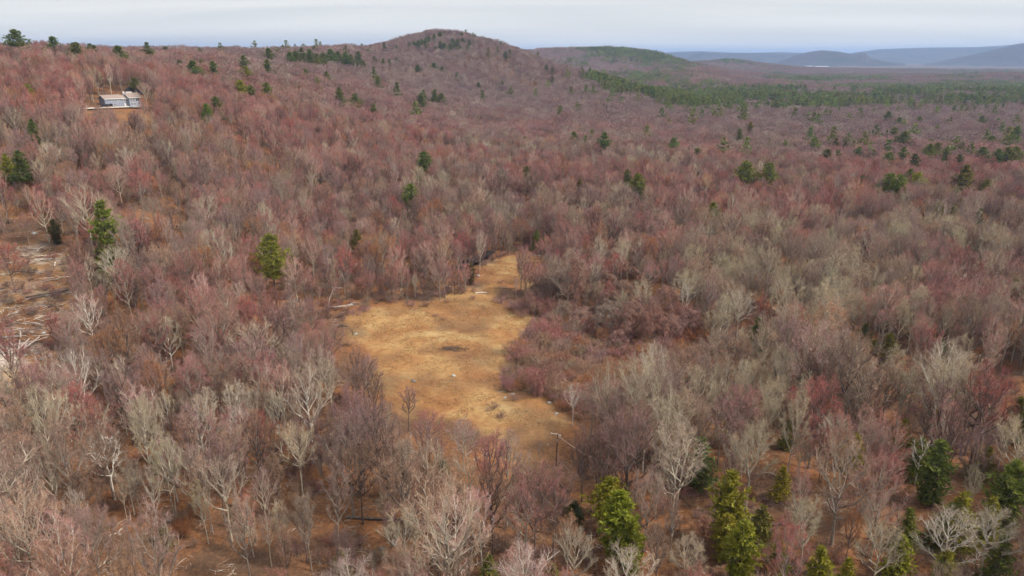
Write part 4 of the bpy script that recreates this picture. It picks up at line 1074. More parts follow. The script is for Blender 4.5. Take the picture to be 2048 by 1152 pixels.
# ------------------------------------------------------------------ vine-draped trees, shrubs and dead trees round the meadow
def one(name, k, px, py, h, tint, bark, label, cat, group=None, wid=1.0, rz=None):
    g = ground_at(px, py); e = empty(name, g, rc.uniform(0, 6.28) if rz is None else rz)
    s = h / k.h; e.scale = (s * wid, s * wid, s); tag(e, label, cat, group)
    for nm, me in (('trunk', k.trunk), ('crown' if k.trunk else 'stems', k.crown)):
        if me is None: continue
        o = link(nm, me, e); o['tint'] = [float(c) for c in tint]; o['bark'] = [float(c) for c in bark]
    return e
VN = (0.36, 0.215, 0.165); VB = (0.22, 0.15, 0.12)
for px, py, h, wd, lb in [
    (1150, 622, 20, 0.75, 'tallest vine-draped tree, a dark tower above the thicket'), (1095, 612, 13, 0.9, 'vine-draped tree just left of the tallest draped tower'),
    (1058, 628, 9, 0.8, 'small vine-draped tree at the meadow end of the thicket'), (1125, 640, 7, 1.3, 'low mound of vines at the foot of the draped tower'),
    (1190, 630, 12, 1.2, 'vine-draped tree just right of the draped tower'), (1215, 672, 12, 1.2, 'leaning vine-draped tree in front of the thicket'),
    (1262, 684, 14, 1.1, 'rosy vine-draped tree in the middle of the thicket front'), (1302, 695, 14, 0.9, 'vine-draped tree with dark trunk at right end of the thicket'),
    (1245, 622, 12, 1.3, 'wide vine-draped tree at the back of the thicket'), (1175, 600, 10, 1.2, 'vine-draped tree behind the draped tower'), (1330, 640, 12, 1.1, 'vine-draped tree behind the right end of the thicket'),
    (1080, 600, 10, 1.2, 'vine mound behind the meadow end of the thicket'), (1120, 590, 11, 1.2, 'vine-draped tree left behind the draped tower'), (1220, 640, 10, 1.4, 'broad vine mound behind the leaning draped tree'),
    (1285, 650, 11, 1.3, 'broad vine mound behind the thicket front, right of middle'), (1340, 690, 10, 1.2, 'vine-draped tree at the far right of the thicket front'), (1160, 660, 8, 1.5, 'low broad vine mound along the thicket front, left of middle'),
    (1375, 672, 10, 1.3, 'outermost vine mound right of the thicket'), (1210, 595, 11, 1.3, 'vine-draped tree at the very back of the thicket'), (1100, 655, 5, 1.6, 'lowest vine mound at the thicket corner by the meadow'), (1235, 700, 7, 1.4, 'low vine mound in front of the thicket middle'),
    (585, 790, 9, 1.1, 'broken snag wrapped in dark vines left of the meadow'), (625, 780, 8, 1.4, 'dark mound of vines beside the wrapped snag'), (340, 720, 9, 0.8, 'narrow vine-draped stump left of the meadow in the woods'),
    (300, 690, 10, 0.8, 'second narrow vine-draped stump towards the log pile'), (660, 540, 9, 0.8, 'vine-draped tree behind the fallen white tree')]:
    one('vine_draped_tree', rc.choice(VINE), px, py, h, [c * rc.uniform(0.85, 1.15) for c in VN], VB, lb, 'tree', 'vine-draped trees round the meadow', wd)
SB = (0.17, 0.12, 0.10)
SHR = [(1000, 606, 3.0, 1.3, 2), (1020, 618, 3.2, 1.2, 2), (1045, 634, 3.0, 1.2, 3), (1072, 648, 2.6, 1.2, 2), (1090, 668, 3.0, 1.2, 2), (1062, 676, 3.4, 1.1, 3), (1045, 700, 4.2, 1.1, 2), (1070, 705, 3.6, 1.2, 7), (1030, 722, 3.0, 1.2, 7), (1095, 700, 3.2, 1.2, 3),
       (1125, 690, 3.2, 1.2, 3), (1150, 706, 3.0, 1.2, 2), (1180, 718, 3.4, 1.2, 3), (1110, 735, 2.8, 1.2, 3), (1075, 745, 3.0, 1.1, 4), (1060, 768, 3.6, 1.0, 3), (1080, 790, 3.2, 1.0, 2), (1105, 775, 3.4, 1.1, 3), (1140, 765, 3.6, 1.2, 2), (1140, 815, 3.8, 1.1, 2), (1160, 835, 3.6, 1.1, 3),
       (1215, 735, 3.2, 1.2, 3), (1250, 745, 3.0, 1.2, 4), (1290, 740, 3.0, 1.2, 7), (1330, 745, 3.2, 1.2, 3), (1210, 775, 3.4, 1.2, 4), (1250, 790, 3.4, 1.2, 2), (1015, 765, 1.6, 1.3, 7), (1030, 800, 1.5, 1.6, 7), (985, 818, 1.6, 1.7, 7), (1005, 835, 1.3, 1.8, 7), (1020, 782, 1.6, 1.4, 3),
       (870, 632, 0.8, 2.2, 7), (885, 640, 0.7, 1.8, 7), (893, 606, 1.6, 1.4, 3), (850, 612, 2.2, 1.4, 3), (820, 612, 2.2, 1.3, 2), (785, 606, 2.0, 1.4, 7), (760, 600, 1.6, 1.8, 7), (920, 588, 2.4, 1.4, 7), (880, 592, 2.4, 1.4, 2), (945, 598, 1.6, 1.4, 3), (710, 630, 1.8, 2.0, 2), (730, 622, 1.6, 1.8, 2), (680, 634, 1.6, 1.6, 7),
       (985, 520, 2.6, 1.4, 7), (1005, 512, 2.6, 1.3, 2), (970, 530, 2.2, 1.3, 2), (700, 690, 2.2, 1.3, 3), (1010, 590, 2.0, 1.3, 7), (640, 700, 2.6, 1.3, 3), (660, 730, 2.4, 1.3, 2), (1000, 566, 1.6, 1.4, 3), (985, 548, 1.4, 1.4, 6)]
sh_items = []
for px, py, h, wd, ti in SHR:
    g = ground_at(px, py)
    ph = '%s %s shrub' % ('low spreading' if h < 1.9 else ('tall' if h > 3.3 else 'rounded'), TNAME[ti])
    sh_items.append(dict(pos=g, h=h, wd=wd, ti=ti, phrase=ph))
assign_labels(sh_items)
for d in sh_items:
    k = rc.choice(SHRUB_K); e = empty('shrub', d['pos'], rc.uniform(0, 6.28)); s = d['h'] / k.h; e.scale = (s * d['wd'], s * d['wd'], s)
    tag(e, d['label'], 'shrub', 'shrubs along the meadow edge')
    o = link('stems', k.crown, e); o['tint'] = [float(c) for c in TINTS[d['ti']] * rc.uniform(0.85, 1.1)]; o['bark'] = SB
DW = (0.62, 0.57, 0.50)
one('dead_tree', DEAD[0], 590, 640, 9, DW, DW, 'bleached dead snag with forked white limbs right of the rounded yellow pine', 'dead tree', 'bleached dead trees', 0.8)
one('dead_tree', DEAD[1], 1235, 560, 9, DW, DW, 'broken white snag standing behind the vine thicket', 'dead tree', 'bleached dead trees', 0.4)
one('dead_tree', DEAD[0], 1145, 850, 11, DW, DW, 'bleached dead tree with bent white limb above the utility pole', 'dead tree', 'bleached dead trees', 0.8)
one('dead_tree', DEAD[1], 1370, 640, 13, DW, DW, 'white leafless dead tree right of the vine thicket', 'dead tree', 'bleached dead trees', 0.8)
one('dead_tree', DEAD[0], 895, 1190, 13, DW, DW, 'crooked white dead tree at the bottom edge left of the twin pale trees', 'dead tree', 'bleached dead trees', 0.6)
one('dead_tree', DEAD[1], 1830, 970, 11, DW, DW, 'white dead top beside the upright green conifer at right', 'dead tree', 'bleached dead trees', 0.9)
one('dead_tree', DEAD[0], 230, 1000, 14, DW, DW, 'pale dead tree with sideways limbs in the lower left woods', 'dead tree', 'bleached dead trees', 1.2)
one('dead_tree', DEAD[1], 155, 672, 6, DW, DW, 'small grey dead tree in the slash clearing', 'dead tree', 'bleached dead trees', 1.3)

# ------------------------------------------------------------------ pond, drive
def sheet(name, pts, mat, lift, kind='structure', flat=False):
    P = [ground_at(*p) for p in pts]
    if flat:
        z = min(p.z for p in P) + lift
        P = [Vector((p.x, p.y, z)) for p in P]
    else: P = [p + Vector((0, 0, lift)) for p in P]
    m = MB(); m.poly(P, [tuple(range(len(P)))][::1])
    o = link(name, m.mesh(name, mat)); tag(o, kind=kind); return o
def strip(name, centre, width, mat, lift):
    P = [ground_at(*p) for p in centre]; m = MB(); V = []
    fine = []
    for a, b2 in zip(P[:-1], P[1:]):
        for k in range(6): fine.append(a.lerp(b2, k / 6))
    fine.append(P[-1])
    for i, p in enumerate(fine):
        d = fine[min(i + 1, len(fine) - 1)] - fine[max(0, i - 1)]; nrm = Vector((-d.y, d.x, 0)).normalized() * width / 2
        for q in (p + nrm, p, p - nrm):
            V.append((q.x, q.y, max(float(H(q.x, q.y)), float(H(p.x, p.y))) + lift))
    F = [(3 * i + c, 3 * i + c + 1, 3 * i + c + 4, 3 * i + c + 3) for i in range(len(fine) - 1) for c in (0, 1)]
    m.poly(V, F); o = link(name, m.mesh(name, mat)); tag(o, kind='structure'); return o
def pond():
    c = [ground_at(*p) for p in ((845, 556), (870, 551), (900, 544), (925, 536), (950, 527), (984, 511))]
    m = MB(); V = []; w = [1.5, 2, 3, 3.5, 3.5, 2]; zz_ = [p.z for p in c]
    fine = []
    for i in range(len(c) - 1):
        for k in range(5): fine.append((c[i].lerp(c[i + 1], k / 5), w[i] + (w[i + 1] - w[i]) * k / 5))
    fine.append((c[-1], w[-1]))
    lev = max(zz_) + 0.7
    for i, (p, ww) in enumerate(fine):
        d = fine[min(i + 1, len(fine) - 1)][0] - fine[max(0, i - 1)][0]; nrm = Vector((-d.y, d.x, 0)).normalized()
        a = ww * rc.uniform(0.8, 1.2); b2 = ww * rc.uniform(0.8, 1.2)
        V += [tuple(Vector((p.x, p.y, lev)) + nrm * a), tuple(Vector((p.x, p.y, lev)) - nrm * b2)]
    F = [(2 * i, 2 * i + 1, 2 * i + 3, 2 * i + 2) for i in range(len(fine) - 1)]
    m.poly(V, F); o = link('pond', m.mesh('pond', M_water)); tag(o, kind='structure')
pond()
strip('driveway', [(60, 226), (120, 222), (165, 219), (200, 217.5), (240, 216), (290, 215)], 5.0, M_drive, 0.35)

# ------------------------------------------------------------------ the house
def house():
    g = ground_at(247, 213); tocam = math.atan2(-g.y, -g.x)
    rz = tocam + math.pi / 2 + R2(26)
    e = empty('house', g + Vector((0, 0, 0.1)), rz); e.scale = (0.88, 0.88, 0.88)
    tag(e, 'two-storey grey house with tan roofs and white trim on the wooded slope', 'house')
    def part(name, m, mat, parent=e): return link(name, m.mesh(name, mat), parent)
    # local x to the right along the front, y to the back, front face at y = 0
    def gable(x0, x1, y0, y1, ze, zr, nm):
        m = MB(); m.box(x0, x1, y0, y1, -2.5, ze)
        ym = (y0 + y1) / 2
        m.poly([(x0, y0, ze), (x0, y1, ze), (x0, ym, zr), (x1, y0, ze), (x1, y1, ze), (x1, ym, zr)], [(0, 2, 1), (3, 4, 5)])
        part('wall', m, M_siding)
        r_ = MB(); ov = 0.5; th = 0.22; sl = (zr - ze) / (ym - y0)
        for sgn in (1, -1):
            ye = y0 - ov if sgn > 0 else y1 + ov
            zl = ze - sl * ov + 0.03
            r_.poly([(x0 - ov, ye, zl), (x1 + ov, ye, zl), (x1 + ov, ym, zr + 0.03), (x0 - ov, ym, zr + 0.03), (x0 - ov, ye, zl + th), (x1 + ov, ye, zl + th), (x1 + ov, ym, zr + th), (x0 - ov, ym, zr + th)],
                    [(0, 3, 2, 1), (4, 5, 6, 7), (0, 1, 5, 4), (1, 2, 6, 5), (3, 0, 4, 7)])
        ro = part('roof', r_, M_roof)
        f = MB()
        for xx in (x0 - ov - 0.06, x1 + ov):
            for sgn in (1, -1):
                ye = y0 - ov if sgn > 0 else y1 + ov
                zl = ze - sl * ov
                f.poly([(xx, ye, zl - 0.2), (xx, ym, zr - 0.2), (xx, ym, zr + 0.2), (xx, ye, zl + 0.2), (xx + 0.06, ye, zl - 0.2), (xx + 0.06, ym, zr - 0.2), (xx + 0.06, ym, zr + 0.2), (xx + 0.06, ye, zl + 0.2)],
                       [(0, 1, 2, 3), (7, 6, 5, 4), (0, 4, 5, 1), (3, 2, 6, 7)])
        f.box(x0 - ov, x1 + ov, y0 - ov - 0.08, y0 - ov - 0.01, ze - sl * ov - 0.15, ze - sl * ov + 0.24)
        part('trim', f, M_trim, ro)
        return ro
    def window(x0, x1, z0, z1, y, side=None):
        f = MB(); w = 0.16
        f.box(x0, x1, y - 0.07, y - 0.003, z0, z0 + w); f.box(x0, x1, y - 0.07, y - 0.003, z1 - w, z1)
        f.box(x0, x0 + w, y - 0.07, y - 0.003, z0 + w, z1 - w); f.box(x1 - w, x1, y - 0.07, y - 0.003, z0 + w, z1 - w)
        xm = (x0 + x1) / 2
        if x1 - x0 > 1.3: f.box(xm - 0.06, xm + 0.06, y - 0.065, y - 0.003, z0 + w, z1 - w)
        wo = part('window', f, M_trim)
        p = MB(); p.box(x0 + w, x1 - w, y - 0.03, y - 0.006, z0 + w, z1 - w); link('pane', p.mesh('pane', M_glass), wo)
    gable(-12, 0, 0, 8, 5.6, 7.8, 'left')
    gable(0.02, 4.2, 1.6, 8.2, 5.2, 7.2, 'mid')
    rr_ = gable(4.22, 12, -1.0, 8.6, 5.8, 8.6, 'right')
    d = MB(); d.box(5.6, 9.4, 4.4, 7.4, 6.6, 9.5); part('dormer', d, M_trim, rr_)
    d = MB(); d.box(5.4, 9.6, 4.2, 7.6, 9.5, 9.75); part('dormer_roof', d, M_roof, rr_)
    c = MB(); c.box(3.4, 4.2, 4.6, 5.4, 6.0, 9.8); part('chimney', c, M_trim, rr_)
    for x in (-8.8, -7.0, -5.2, -3.4, -1.9): window(x, x + 1.3, 3.7, 5.0, 0)
    window(-6.6, -4.2, 1.1, 2.4, 0)
    gd = MB(); gd.box(-9.6, -7.2, -0.06, -0.003, -0.4, 2.2); part('garage_opening_shade', gd, M_dark)  # flat near-black panels: shade inside the open garage bays painted as colour
    gd = MB(); gd.box(-11.8, -10.0, -0.06, -0.003, -0.4, 2.2); part('garage_opening_shade', gd, M_dark)
    dr = MB(); dr.box(1.7, 2.7, 1.53, 1.597, -0.1, 2.1); do = part('door', dr, M_trim)
    dk = MB(); dk.box(2.5, 2.58, 1.47, 1.53, 0.95, 1.05); link('handle', dk.mesh('handle', M_metal), do)
    for x in (0.5, 1.7, 2.9): window(x, x + 0.95, 3.0, 4.7, 1.6)
    window(3.0, 4.0, 0.6, 2.0, 1.6)
    for x in (4.7, 6.6): window(x, x + 1.6, 3.2, 5.1, -1.0)
    window(8.6, 11.6, 3.0, 5.2, -1.0)
    for x in (4.8, 7.0, 10.0): window(x, x + 1.7, 0.5, 2.2, -1.0)
    # a low deck along the front of the right wing
    dk = MB(); dk.box(4.4, 13.0, -2.6, -1.01, -0.9, -0.5); part('deck', dk, M_drive)
    return g, rz
hg, hrz = house()
def shed():
    g = ground_at(266, 187); e = empty('shed', g, hrz - R2(20)); tag(e, 'dark low outbuilding with charcoal roof behind the grey house', 'shed')
    m = MB(); m.box(-4, 4, -3, 3, -1.5, 2.4); link('wall', m.mesh('wall', M_shed), e)
    r_ = MB(); r_.poly([(-4.6, -3.6, 2.3), (4.6, -3.6, 2.3), (4.6, 3.6, 2.3), (-4.6, 3.6, 2.3), (-2, 0, 4.4), (2, 0, 4.4)], [(0, 1, 5, 4), (1, 2, 5), (2, 3, 4, 5), (3, 0, 4), (3, 2, 1, 0)]); link('roof', r_.mesh('roof', M_shedroof), e)
    d = MB(); d.box(-1.2, 1.2, -3.06, -3.003, -0.2, 2.0); link('door', d.mesh('door', M_dark), e)
    e2 = empty('shed', ground_at(281, 188.5), hrz - R2(15)); tag(e2, 'small black lean-to shed beside the dark outbuilding, behind the house', 'shed')
    m = MB(); m.box(-2, 2, -1.5, 1.5, -1.5, 1.9); link('wall', m.mesh('wall', M_shed), e2)
    r_ = MB(); r_.poly([(-2.3, -1.9, 1.92), (2.3, -1.9, 1.92), (2.3, 1.9, 2.7), (-2.3, 1.9, 2.7), (-2.3, -1.9, 2.06), (2.3, -1.9, 2.06), (2.3, 1.9, 2.84), (-2.3, 1.9, 2.84)], [(0, 3, 2, 1), (4, 5, 6, 7), (0, 1, 5, 4), (1, 2, 6, 5), (2, 3, 7, 6), (3, 0, 4, 7)]); link('roof', r_.mesh('roof', M_shedroof), e2)
shed()
def car():
    g = ground_at(210, 215); e = empty('parked_car', g + Vector((0, 0, 0.45)), hrz); tag(e, 'black car parked on the drive left of the grey house', 'car')
    prof = [(-2.3, 0.35), (-2.3, 0.85), (-1.5, 0.98), (-0.7, 1.5), (1.0, 1.55), (1.9, 1.05), (2.3, 0.95), (2.35, 0.4)]
    n = len(prof); V = [(x, -0.88 if z < 1.2 else -0.7, z) for x, z in prof] + [(x, 0.88 if z < 1.2 else 0.7, z) for x, z in prof]
    m = MB(); m.poly(V, [tuple(range(n))] + [tuple(n + i for i in reversed(range(n)))] + [(i, i + n, (i + 1) % n + n, (i + 1) % n) for i in range(n)]); link('body', m.mesh('body', M_car), e)
    for sy in (-0.815, 0.815):
        w = MB(); w.poly([(-1.1, sy, 1.02), (1.5, sy, 1.08), (0.9, sy * 0.93, 1.42), (-0.6, sy * 0.93, 1.4)], [(0, 1, 2, 3)]); link('side_window', w.mesh('side_window', M_glass), e)
    for x in (-1.45, 1.45):
        for y in (-0.82, 0.82):
            w = MB(); w.tube([Vector((x, y - 0.11, 0.32)), Vector((x, y + 0.11, 0.32))], [0.34, 0.34], 12, 0, 0, True); wo = link('wheel', w.mesh('wheel', M_tyre), e)
            q = MB(); q.tube([Vector((x, y - 0.12, 0.32)), Vector((x, y + 0.12, 0.32))], [0.2, 0.2], 8, 0, 0, True); link('rim', q.mesh('rim', M_rim), wo)
    for y in (-0.6, 0.6):
        w = MB(); w.box(-2.34, -2.29, y - 0.2, y + 0.2, 0.62, 0.78); link('headlight', w.mesh('headlight', M_ceram), e)
        w = MB(); w.box(2.3, 2.36, y - 0.2, y + 0.2, 0.72, 0.88); link('tail_light', w.mesh('tail_light', M_red), e)
car()

# far white building in the valley
def warehouse(px, py, rng, w, d_, h, label):
    d = ray(px, py); k = rng / math.hypot(d[0], d[1]); x, y = d[0] * k, d[1] * k
    z = float(H(x, y)); e = empty('warehouse', (x, y, z), 0.12); tag(e, label, 'building', 'white buildings in the far valley')
    m = MB(); m.box(-w / 2, w / 2, -d_ / 2, d_ / 2, -6, h); link('wall', m.mesh('wall', M_whitewall), e)
    r_ = MB(); r_.poly([(-w / 2 - 2, -d_ / 2 - 2, h + 0.2), (w / 2 + 2, -d_ / 2 - 2, h + 0.2), (w / 2 + 2, 0, h + 7), (-w / 2 - 2, 0, h + 7), (w / 2 + 2, d_ / 2 + 2, h + 0.2), (-w / 2 - 2, d_ / 2 + 2, h + 0.2)], [(0, 1, 2, 3), (3, 2, 4, 5), (0, 3, 5), (1, 4, 2)]); link('roof', r_.mesh('roof', M_white), e)
warehouse(1642, 128, 6900, 120, 60, 9, 'long white building far off below the flat-topped blue hill')
warehouse(1618, 127.5, 7200, 60, 40, 8, 'shorter white building at the left end of the long far one')

# ------------------------------------------------------------------ utility pole and wires
def pole():
    g = ground_at(1112, 932); e = empty('utility_pole', g); e.scale = (0.8, 0.8, 0.76); tag(e, 'dark wooden utility pole at the lower tip of the meadow', 'utility pole')
    m = MB(); m.tube([Vector((0, 0, -1)), Vector((0.12, 0, 5)), Vector((0.3, 0, 11))], [0.19, 0.17, 0.14], 8, 0, 0, True); link('pole', m.mesh('pole', M_pole, True), e)
    m = MB(); m.tube([Vector((-2.6, 0.1, 7.25)), Vector((0.9, -0.05, 7.15))], [0.07, 0.07], 5, 0, 0, True); link('crossarm', m.mesh('crossarm', M_pole), e)
    m = MB(); m.tube([Vector((-1.6, 0, 11.05)), Vector((0.25, 0, 11.0)), Vector((1.1, -0.1, 10.4))], [0.06, 0.06, 0.06], 5, 0, 0, True); link('top_bracket', m.mesh('top_bracket', M_ceram), e)
    for x, z in ((-1.5, 11.1), (1.05, 10.45), (-2.4, 7.35)):
        m = MB(); m.tube([Vector((x, 0, z)), Vector((x, 0, z + 0.14)), Vector((x, 0, z + 0.3))], [0.09, 0.12, 0.05], 7, 0, 0, True); link('insulator', m.mesh('insulator', M_ceram), e)
    m = MB(); m.tube([Vector((0.2, -0.32, 8.6)), Vector((0.2, -0.32, 9.2))], [0.16, 0.16], 8, 0, 0, True); link('transformer', m.mesh('transformer', M_metal), e)
    a = g + Vector((0.36, 0, 7.8)); far_ = ground_at(1262, 1000) + Vector((0, 0, 6.5))
    m = MB(); pts = [a.lerp(far_, k / 10) - Vector((0, 0, 1.2 * 4 * (k / 10) * (1 - k / 10))) for k in range(11)]
    m.tube(pts, [0.06] * 11, 4); o = link('overhead_wire', m.mesh('overhead_wire', M_cable)); tag(o, 'pale overhead wire sagging right from the utility pole', 'wire')
pole()

# ------------------------------------------------------------------ logs, rocks, fallen trees
def log(px, py, L, rad, ang, pitch, mat, label, group=None, lift=0.0, name='log', stub=True):
    g = ground_at(px, py); e = empty(name, g + Vector((0, 0, lift)), R2(ang)); tag(e, label, 'log', group)
    d = Vector((math.cos(R2(pitch)), 0, math.sin(R2(pitch))))
    p0 = -d * L / 2 + Vector((0, 0, rad * 0.8 + abs(d.z) * L / 2)); m = MB()
    m.tube([p0, p0 + d * L * 0.35 + Vector((0, rc.gauss(0, 0.06), 0)), p0 + d * L * 0.7 + Vector((0, rc.gauss(0, 0.08), rc.gauss(0, 0.04))), p0 + d * L], [rad, rad * 0.95, rad * 0.82, rad * 0.66], 8)
    link('bark', m.mesh('bark', mat, True), e)
    for q, rr_ in ((p0, rad), (p0 + d * L, rad * 0.66)):
        m = MB(); s = 1 if q is p0 else -1
        m.tube([q - d * 0.03 * s, q + d * 0.02 * s], [rr_ * 0.98, rr_ * 0.98], 8, 0, 0, True); link('cut_end', m.mesh('cut_end', M_cut), e)
    if stub:
        m = MB(); q = p0 + d * L * 0.6
        m.tube([q, q + Vector((0.1, 0.25, 0.45))], [rad * 0.3, rad * 0.15], 5, 0, 0, True); link('branch_stub', m.mesh('branch_stub', mat), e)
for px, py, L, rad, ang, pt, lift, lb in [
    (40, 703, 7.0, 0.30, 118, 14, 0.2, 'thick grey log leaning down the front of the log pile'), (48, 698, 5.0, 0.28, 82, 18, 0.3, 'short upright-leaning log in the middle of the log pile'),
    (54, 697, 5.0, 0.26, 112, 10, 0.5, 'log crossing beside the middle of the log pile'), (64, 694, 5.5, 0.26, 72, 16, 0.2, 'log leaning at the right side of the log pile'),
    (30, 683, 6.5, 0.26, 4, 3, 1.1, 'log lying level across the top of the log pile'), (43, 678, 6.0, 0.24, 125, 6, 1.5, 'slanting log on top of the log pile'),
    (34, 674, 4.5, 0.24, 20, 4, 1.8, 'topmost short log of the log pile'), (22, 690, 5.0, 0.24, 140, 8, 0.2, 'leftmost log of the log pile'), (38, 690, 6, 0.3, 30, 2, 0.0, 'bottom log under the log pile')]:
    log(px, py, L, rad, ang, pt, M_log, lb, 'logs of the log pile', lift)
LOGS = [(60, 648, 13, 0.2, -24, 2, M_log, 'long pole lying slantwise above the log pile'), (95, 520, 9, 0.22, 0, 1, M_deadw, 'pale log lying level in the upper slash clearing'), (110, 530, 6, 0.2, -60, 3, M_deadw, 'pale log propped at an angle in the upper slash clearing'),
        (52, 545, 14, 0.22, -14, 2, M_log, 'long grey log left in the slash clearing'), (110, 588, 16, 0.26, 26, 2, M_logd, 'long dark log slanting through the slash clearing'), (82, 595, 8, 0.22, 35, 2, M_logd, 'shorter dark log beside the long slanting one'),
        (290, 970, 12, 0.28, 18, 2, M_logd, 'dark fallen trunk in the lower left woods'), (60, 500, 8, 0.2, 10, 2, M_log, 'grey log at the top of the slash clearing'), (355, 452, 9, 0.2, -35, 4, M_deadw, 'pale log leaning in the small clearing above the rounded yellow pine'),
        (345, 460, 10, 0.25, 6, 1, M_logd, 'dark log lying in the small clearing above the rounded yellow pine'), (285, 437, 8, 0.2, -20, 2, M_deadw, 'pale log at the left of the small upper clearing'),
        (1085, 956, 9, 0.18, 140, 4, M_logd, 'dark rail fallen across the lower meadow tip'), (1070, 948, 8, 0.16, 38, 4, M_logd, 'dark rail crossing the fallen one at the lower meadow tip'), (1095, 960, 8, 0.16, 142, 3, M_logd, 'lower dark rail at the meadow tip'),
        (1345, 638, 7, 0.2, -18, 2, M_logd, 'dark log lying right of the vine thicket'), (780, 1042, 18, 0.3, -6, 1, M_logd, 'long dark fallen trunk across the orange forest floor at bottom'), (1545, 1052, 12, 0.3, 5, 1, M_logd, 'dark fallen trunk left of the tallest spreading tree'),
        (1010, 577, 9, 0.16, -4, 1, M_logd, 'dark log along the neck of the meadow'), (962, 587, 4.5, 0.3, 6, 1, M_deadw, 'short white log beside the dark cedar at the meadow top'), (675, 577, 4, 0.25, -12, 2, M_deadw, 'short pale log above the fallen white tree'), (1210, 858, 5, 0.15, 28, 5, M_deadw, 'pale limb on the ground right of the utility pole')]
for px, py, L, rad, ang, pt, mt, lb in LOGS: log(px, py, L, rad, ang, pt, mt, lb, None, 0.0, 'fallen_log', rad > 0.18)

def fallen_tree():
    g = ground_at(655, 617); e = empty('fallen_tree', g + Vector((0, 0, 0.25)), R2(2)); tag(e, 'bleached white fallen tree lying at the left end of the meadow', 'fallen tree')
    m = MB(); m.tube([Vector((0, 0, 0.2)), Vector((4, 0, 0.4)), Vector((7, 0.3, 0.7)), Vector((9, 0.8, 0.9))], [0.34, 0.28, 0.2, 0.1], 8, 0, 0, True); link('trunk', m.mesh('trunk', M_deadw, True), e)
    for pts, r0 in (([(5, 0.1, 0.5), (7.5, -0.9, 0.8), (9.8, -0.6, 1.0), (11.5, -0.9, 0.6)], 0.13), ([(4.5, 0, 0.5), (5.6, -1.0, 0.4), (6.2, -2.2, 0.1)], 0.1), ([(5.6, -.1, 0.6), (7, -1.6, 0.8), (7.2, -2.8, 0.2)], 0.09), ([(7, 0.3, 0.7), (9.5, 1.6, 1.5), (11.5, 1.4, 1.2)], 0.1), ([(0.2, 0.1, 0.3), (0.5, 2.0, 2.6), (1.6, 3.6, 5.4), (2.8, 4.2, 6.3), (4.0, 4.3, 5.8)], 0.12), ([(6, .2, .6), (8, .2, 1.3), (10.2, .5, 1.1)], 0.07)):
        m = MB(); n = len(pts); m.tube([Vector(p) for p in pts], [r0 * (1 - 0.8 * k / (n - 1)) for k in range(n)], 5); link('branch', m.mesh('branch', M_deadw, True), e)
    m = MB(); r_ = random.Random(3)
    for k in range(9):
        d = Vector((-0.5, r_.gauss(0, 1), r_.gauss(0, 0.8))).normalized(); m.tube([Vector((0, 0, 0.2)), d * 0.9 + Vector((0, 0, 0.4))], [0.09, 0.02], 4)
    link('root_plate', m.mesh('root_plate', M_logd), e)
fallen_tree()
def arching_tree():
    g = ground_at(670, 680); e = empty('arching_tree', g, R2(-6)); tag(e, 'dark dead tree bent over in an arch at the meadow edge', 'dead tree')
    m = MB(); P = [Vector(p) for p in ((0, 0, -0.4), (0.1, 0, 2.2), (0.9, 0.2, 4.2), (2.6, 0.2, 5.2), (4.6, 0, 4.9), (5.9, -0.2, 3.6), (6.3, -0.2, 2.2))]
    m.tube(P, [0.26, 0.24, 0.21, 0.18, 0.14, 0.1, 0.05], 7); link('trunk', m.mesh('trunk', M_logd, True), e)
    r_ = random.Random(9); c = MB()
    for k in range(90):
        q = r_.uniform(1.2, 5.9); i = int(q); p = P[i].lerp(P[i + 1], q - i); d = (rv(r_) + Vector((0.1, 0, -0.1))).normalized() * r_.uniform(0.5, 1.5)
        c.tube([p, p + d], [0.035, 0.0], 3)
        for b_ in range(4): c.blade(p + d * r_.uniform(0.3, 1), rv(r_) * 0.6, 0.04, 1, 0, r_)
    o = link('crown', c.mesh('crown', M_logd), e)
arching_tree()
def brush_pile():
    g = ground_at(905, 699); e = empty('brush_pile', g, R2(-4)); tag(e, 'dark heap of cut brush lying in the middle of the meadow', 'brush pile')
    r_ = random.Random(4); c = MB(); w = MB()
    for k in range(240):
        x = r_.gauss(0, 2.4); y = r_.gauss(0, 0.8); z = max(0, 0.7 - 0.07 * x * x * 0.3 - 0.35 * y * y) * r_.random()
        d = Vector((r_.gauss(0, 1), r_.gauss(0, 0.6), abs(r_.gauss(0, 0.35)))).normalized() * r_.uniform(0.6, 1.6)
        c.tube([Vector((x, y, z)), Vector((x, y, z)) + d], [0.04, 0.01], 3)
    for k in range(8):
        x = r_.gauss(0, 2.0); d = Vector((r_.gauss(0, 1), r_.gauss(0, 0.3), 0.1)).normalized() * 2.2
        w.tube([Vector((x, r_.gauss(0, 0.4), 0.2)), Vector((x, r_.gauss(0, 0.4), 0.25)) + d], [0.09, 0.05], 5)
    tag(link('twigs', c.mesh('twigs', M_logd), e), kind='stuff'); tag(link('limbs', w.mesh('limbs', M_logd), e), kind='stuff')
brush_pile()
def rock(seed, sx, sy, sz):
    r_ = random.Random(seed); V = []; F = []
    nu, nv_ = 8, 5
    for i in range(nv_ + 1):
        ph = math.pi * i / nv_
        for j in range(nu):
            th = 2 * math.pi * j / nu; k = 1 + r_.gauss(0, 0.13)
            V.append((sx * k * math.sin(ph) * math.cos(th), sy * k * math.sin(ph) * math.sin(th), sz * k * math.cos(ph) * (1 if i <= nv_ / 2 else 0.6)))
    for i in range(nv_):
        for j in range(nu): F.append((i * nu + j, (i + 1) * nu + j, (i + 1) * nu + (j + 1) % nu, i * nu + (j + 1) % nu))
    m = MB(); m.poly(V, F); return m
RMESH = {}
for q, mt in enumerate((M_rock, M_rockd)):
    for s in range(4): RMESH[(q, s)] = rock(400 + s, 1.0, 0.8, 0.6).mesh('boulder', mt)
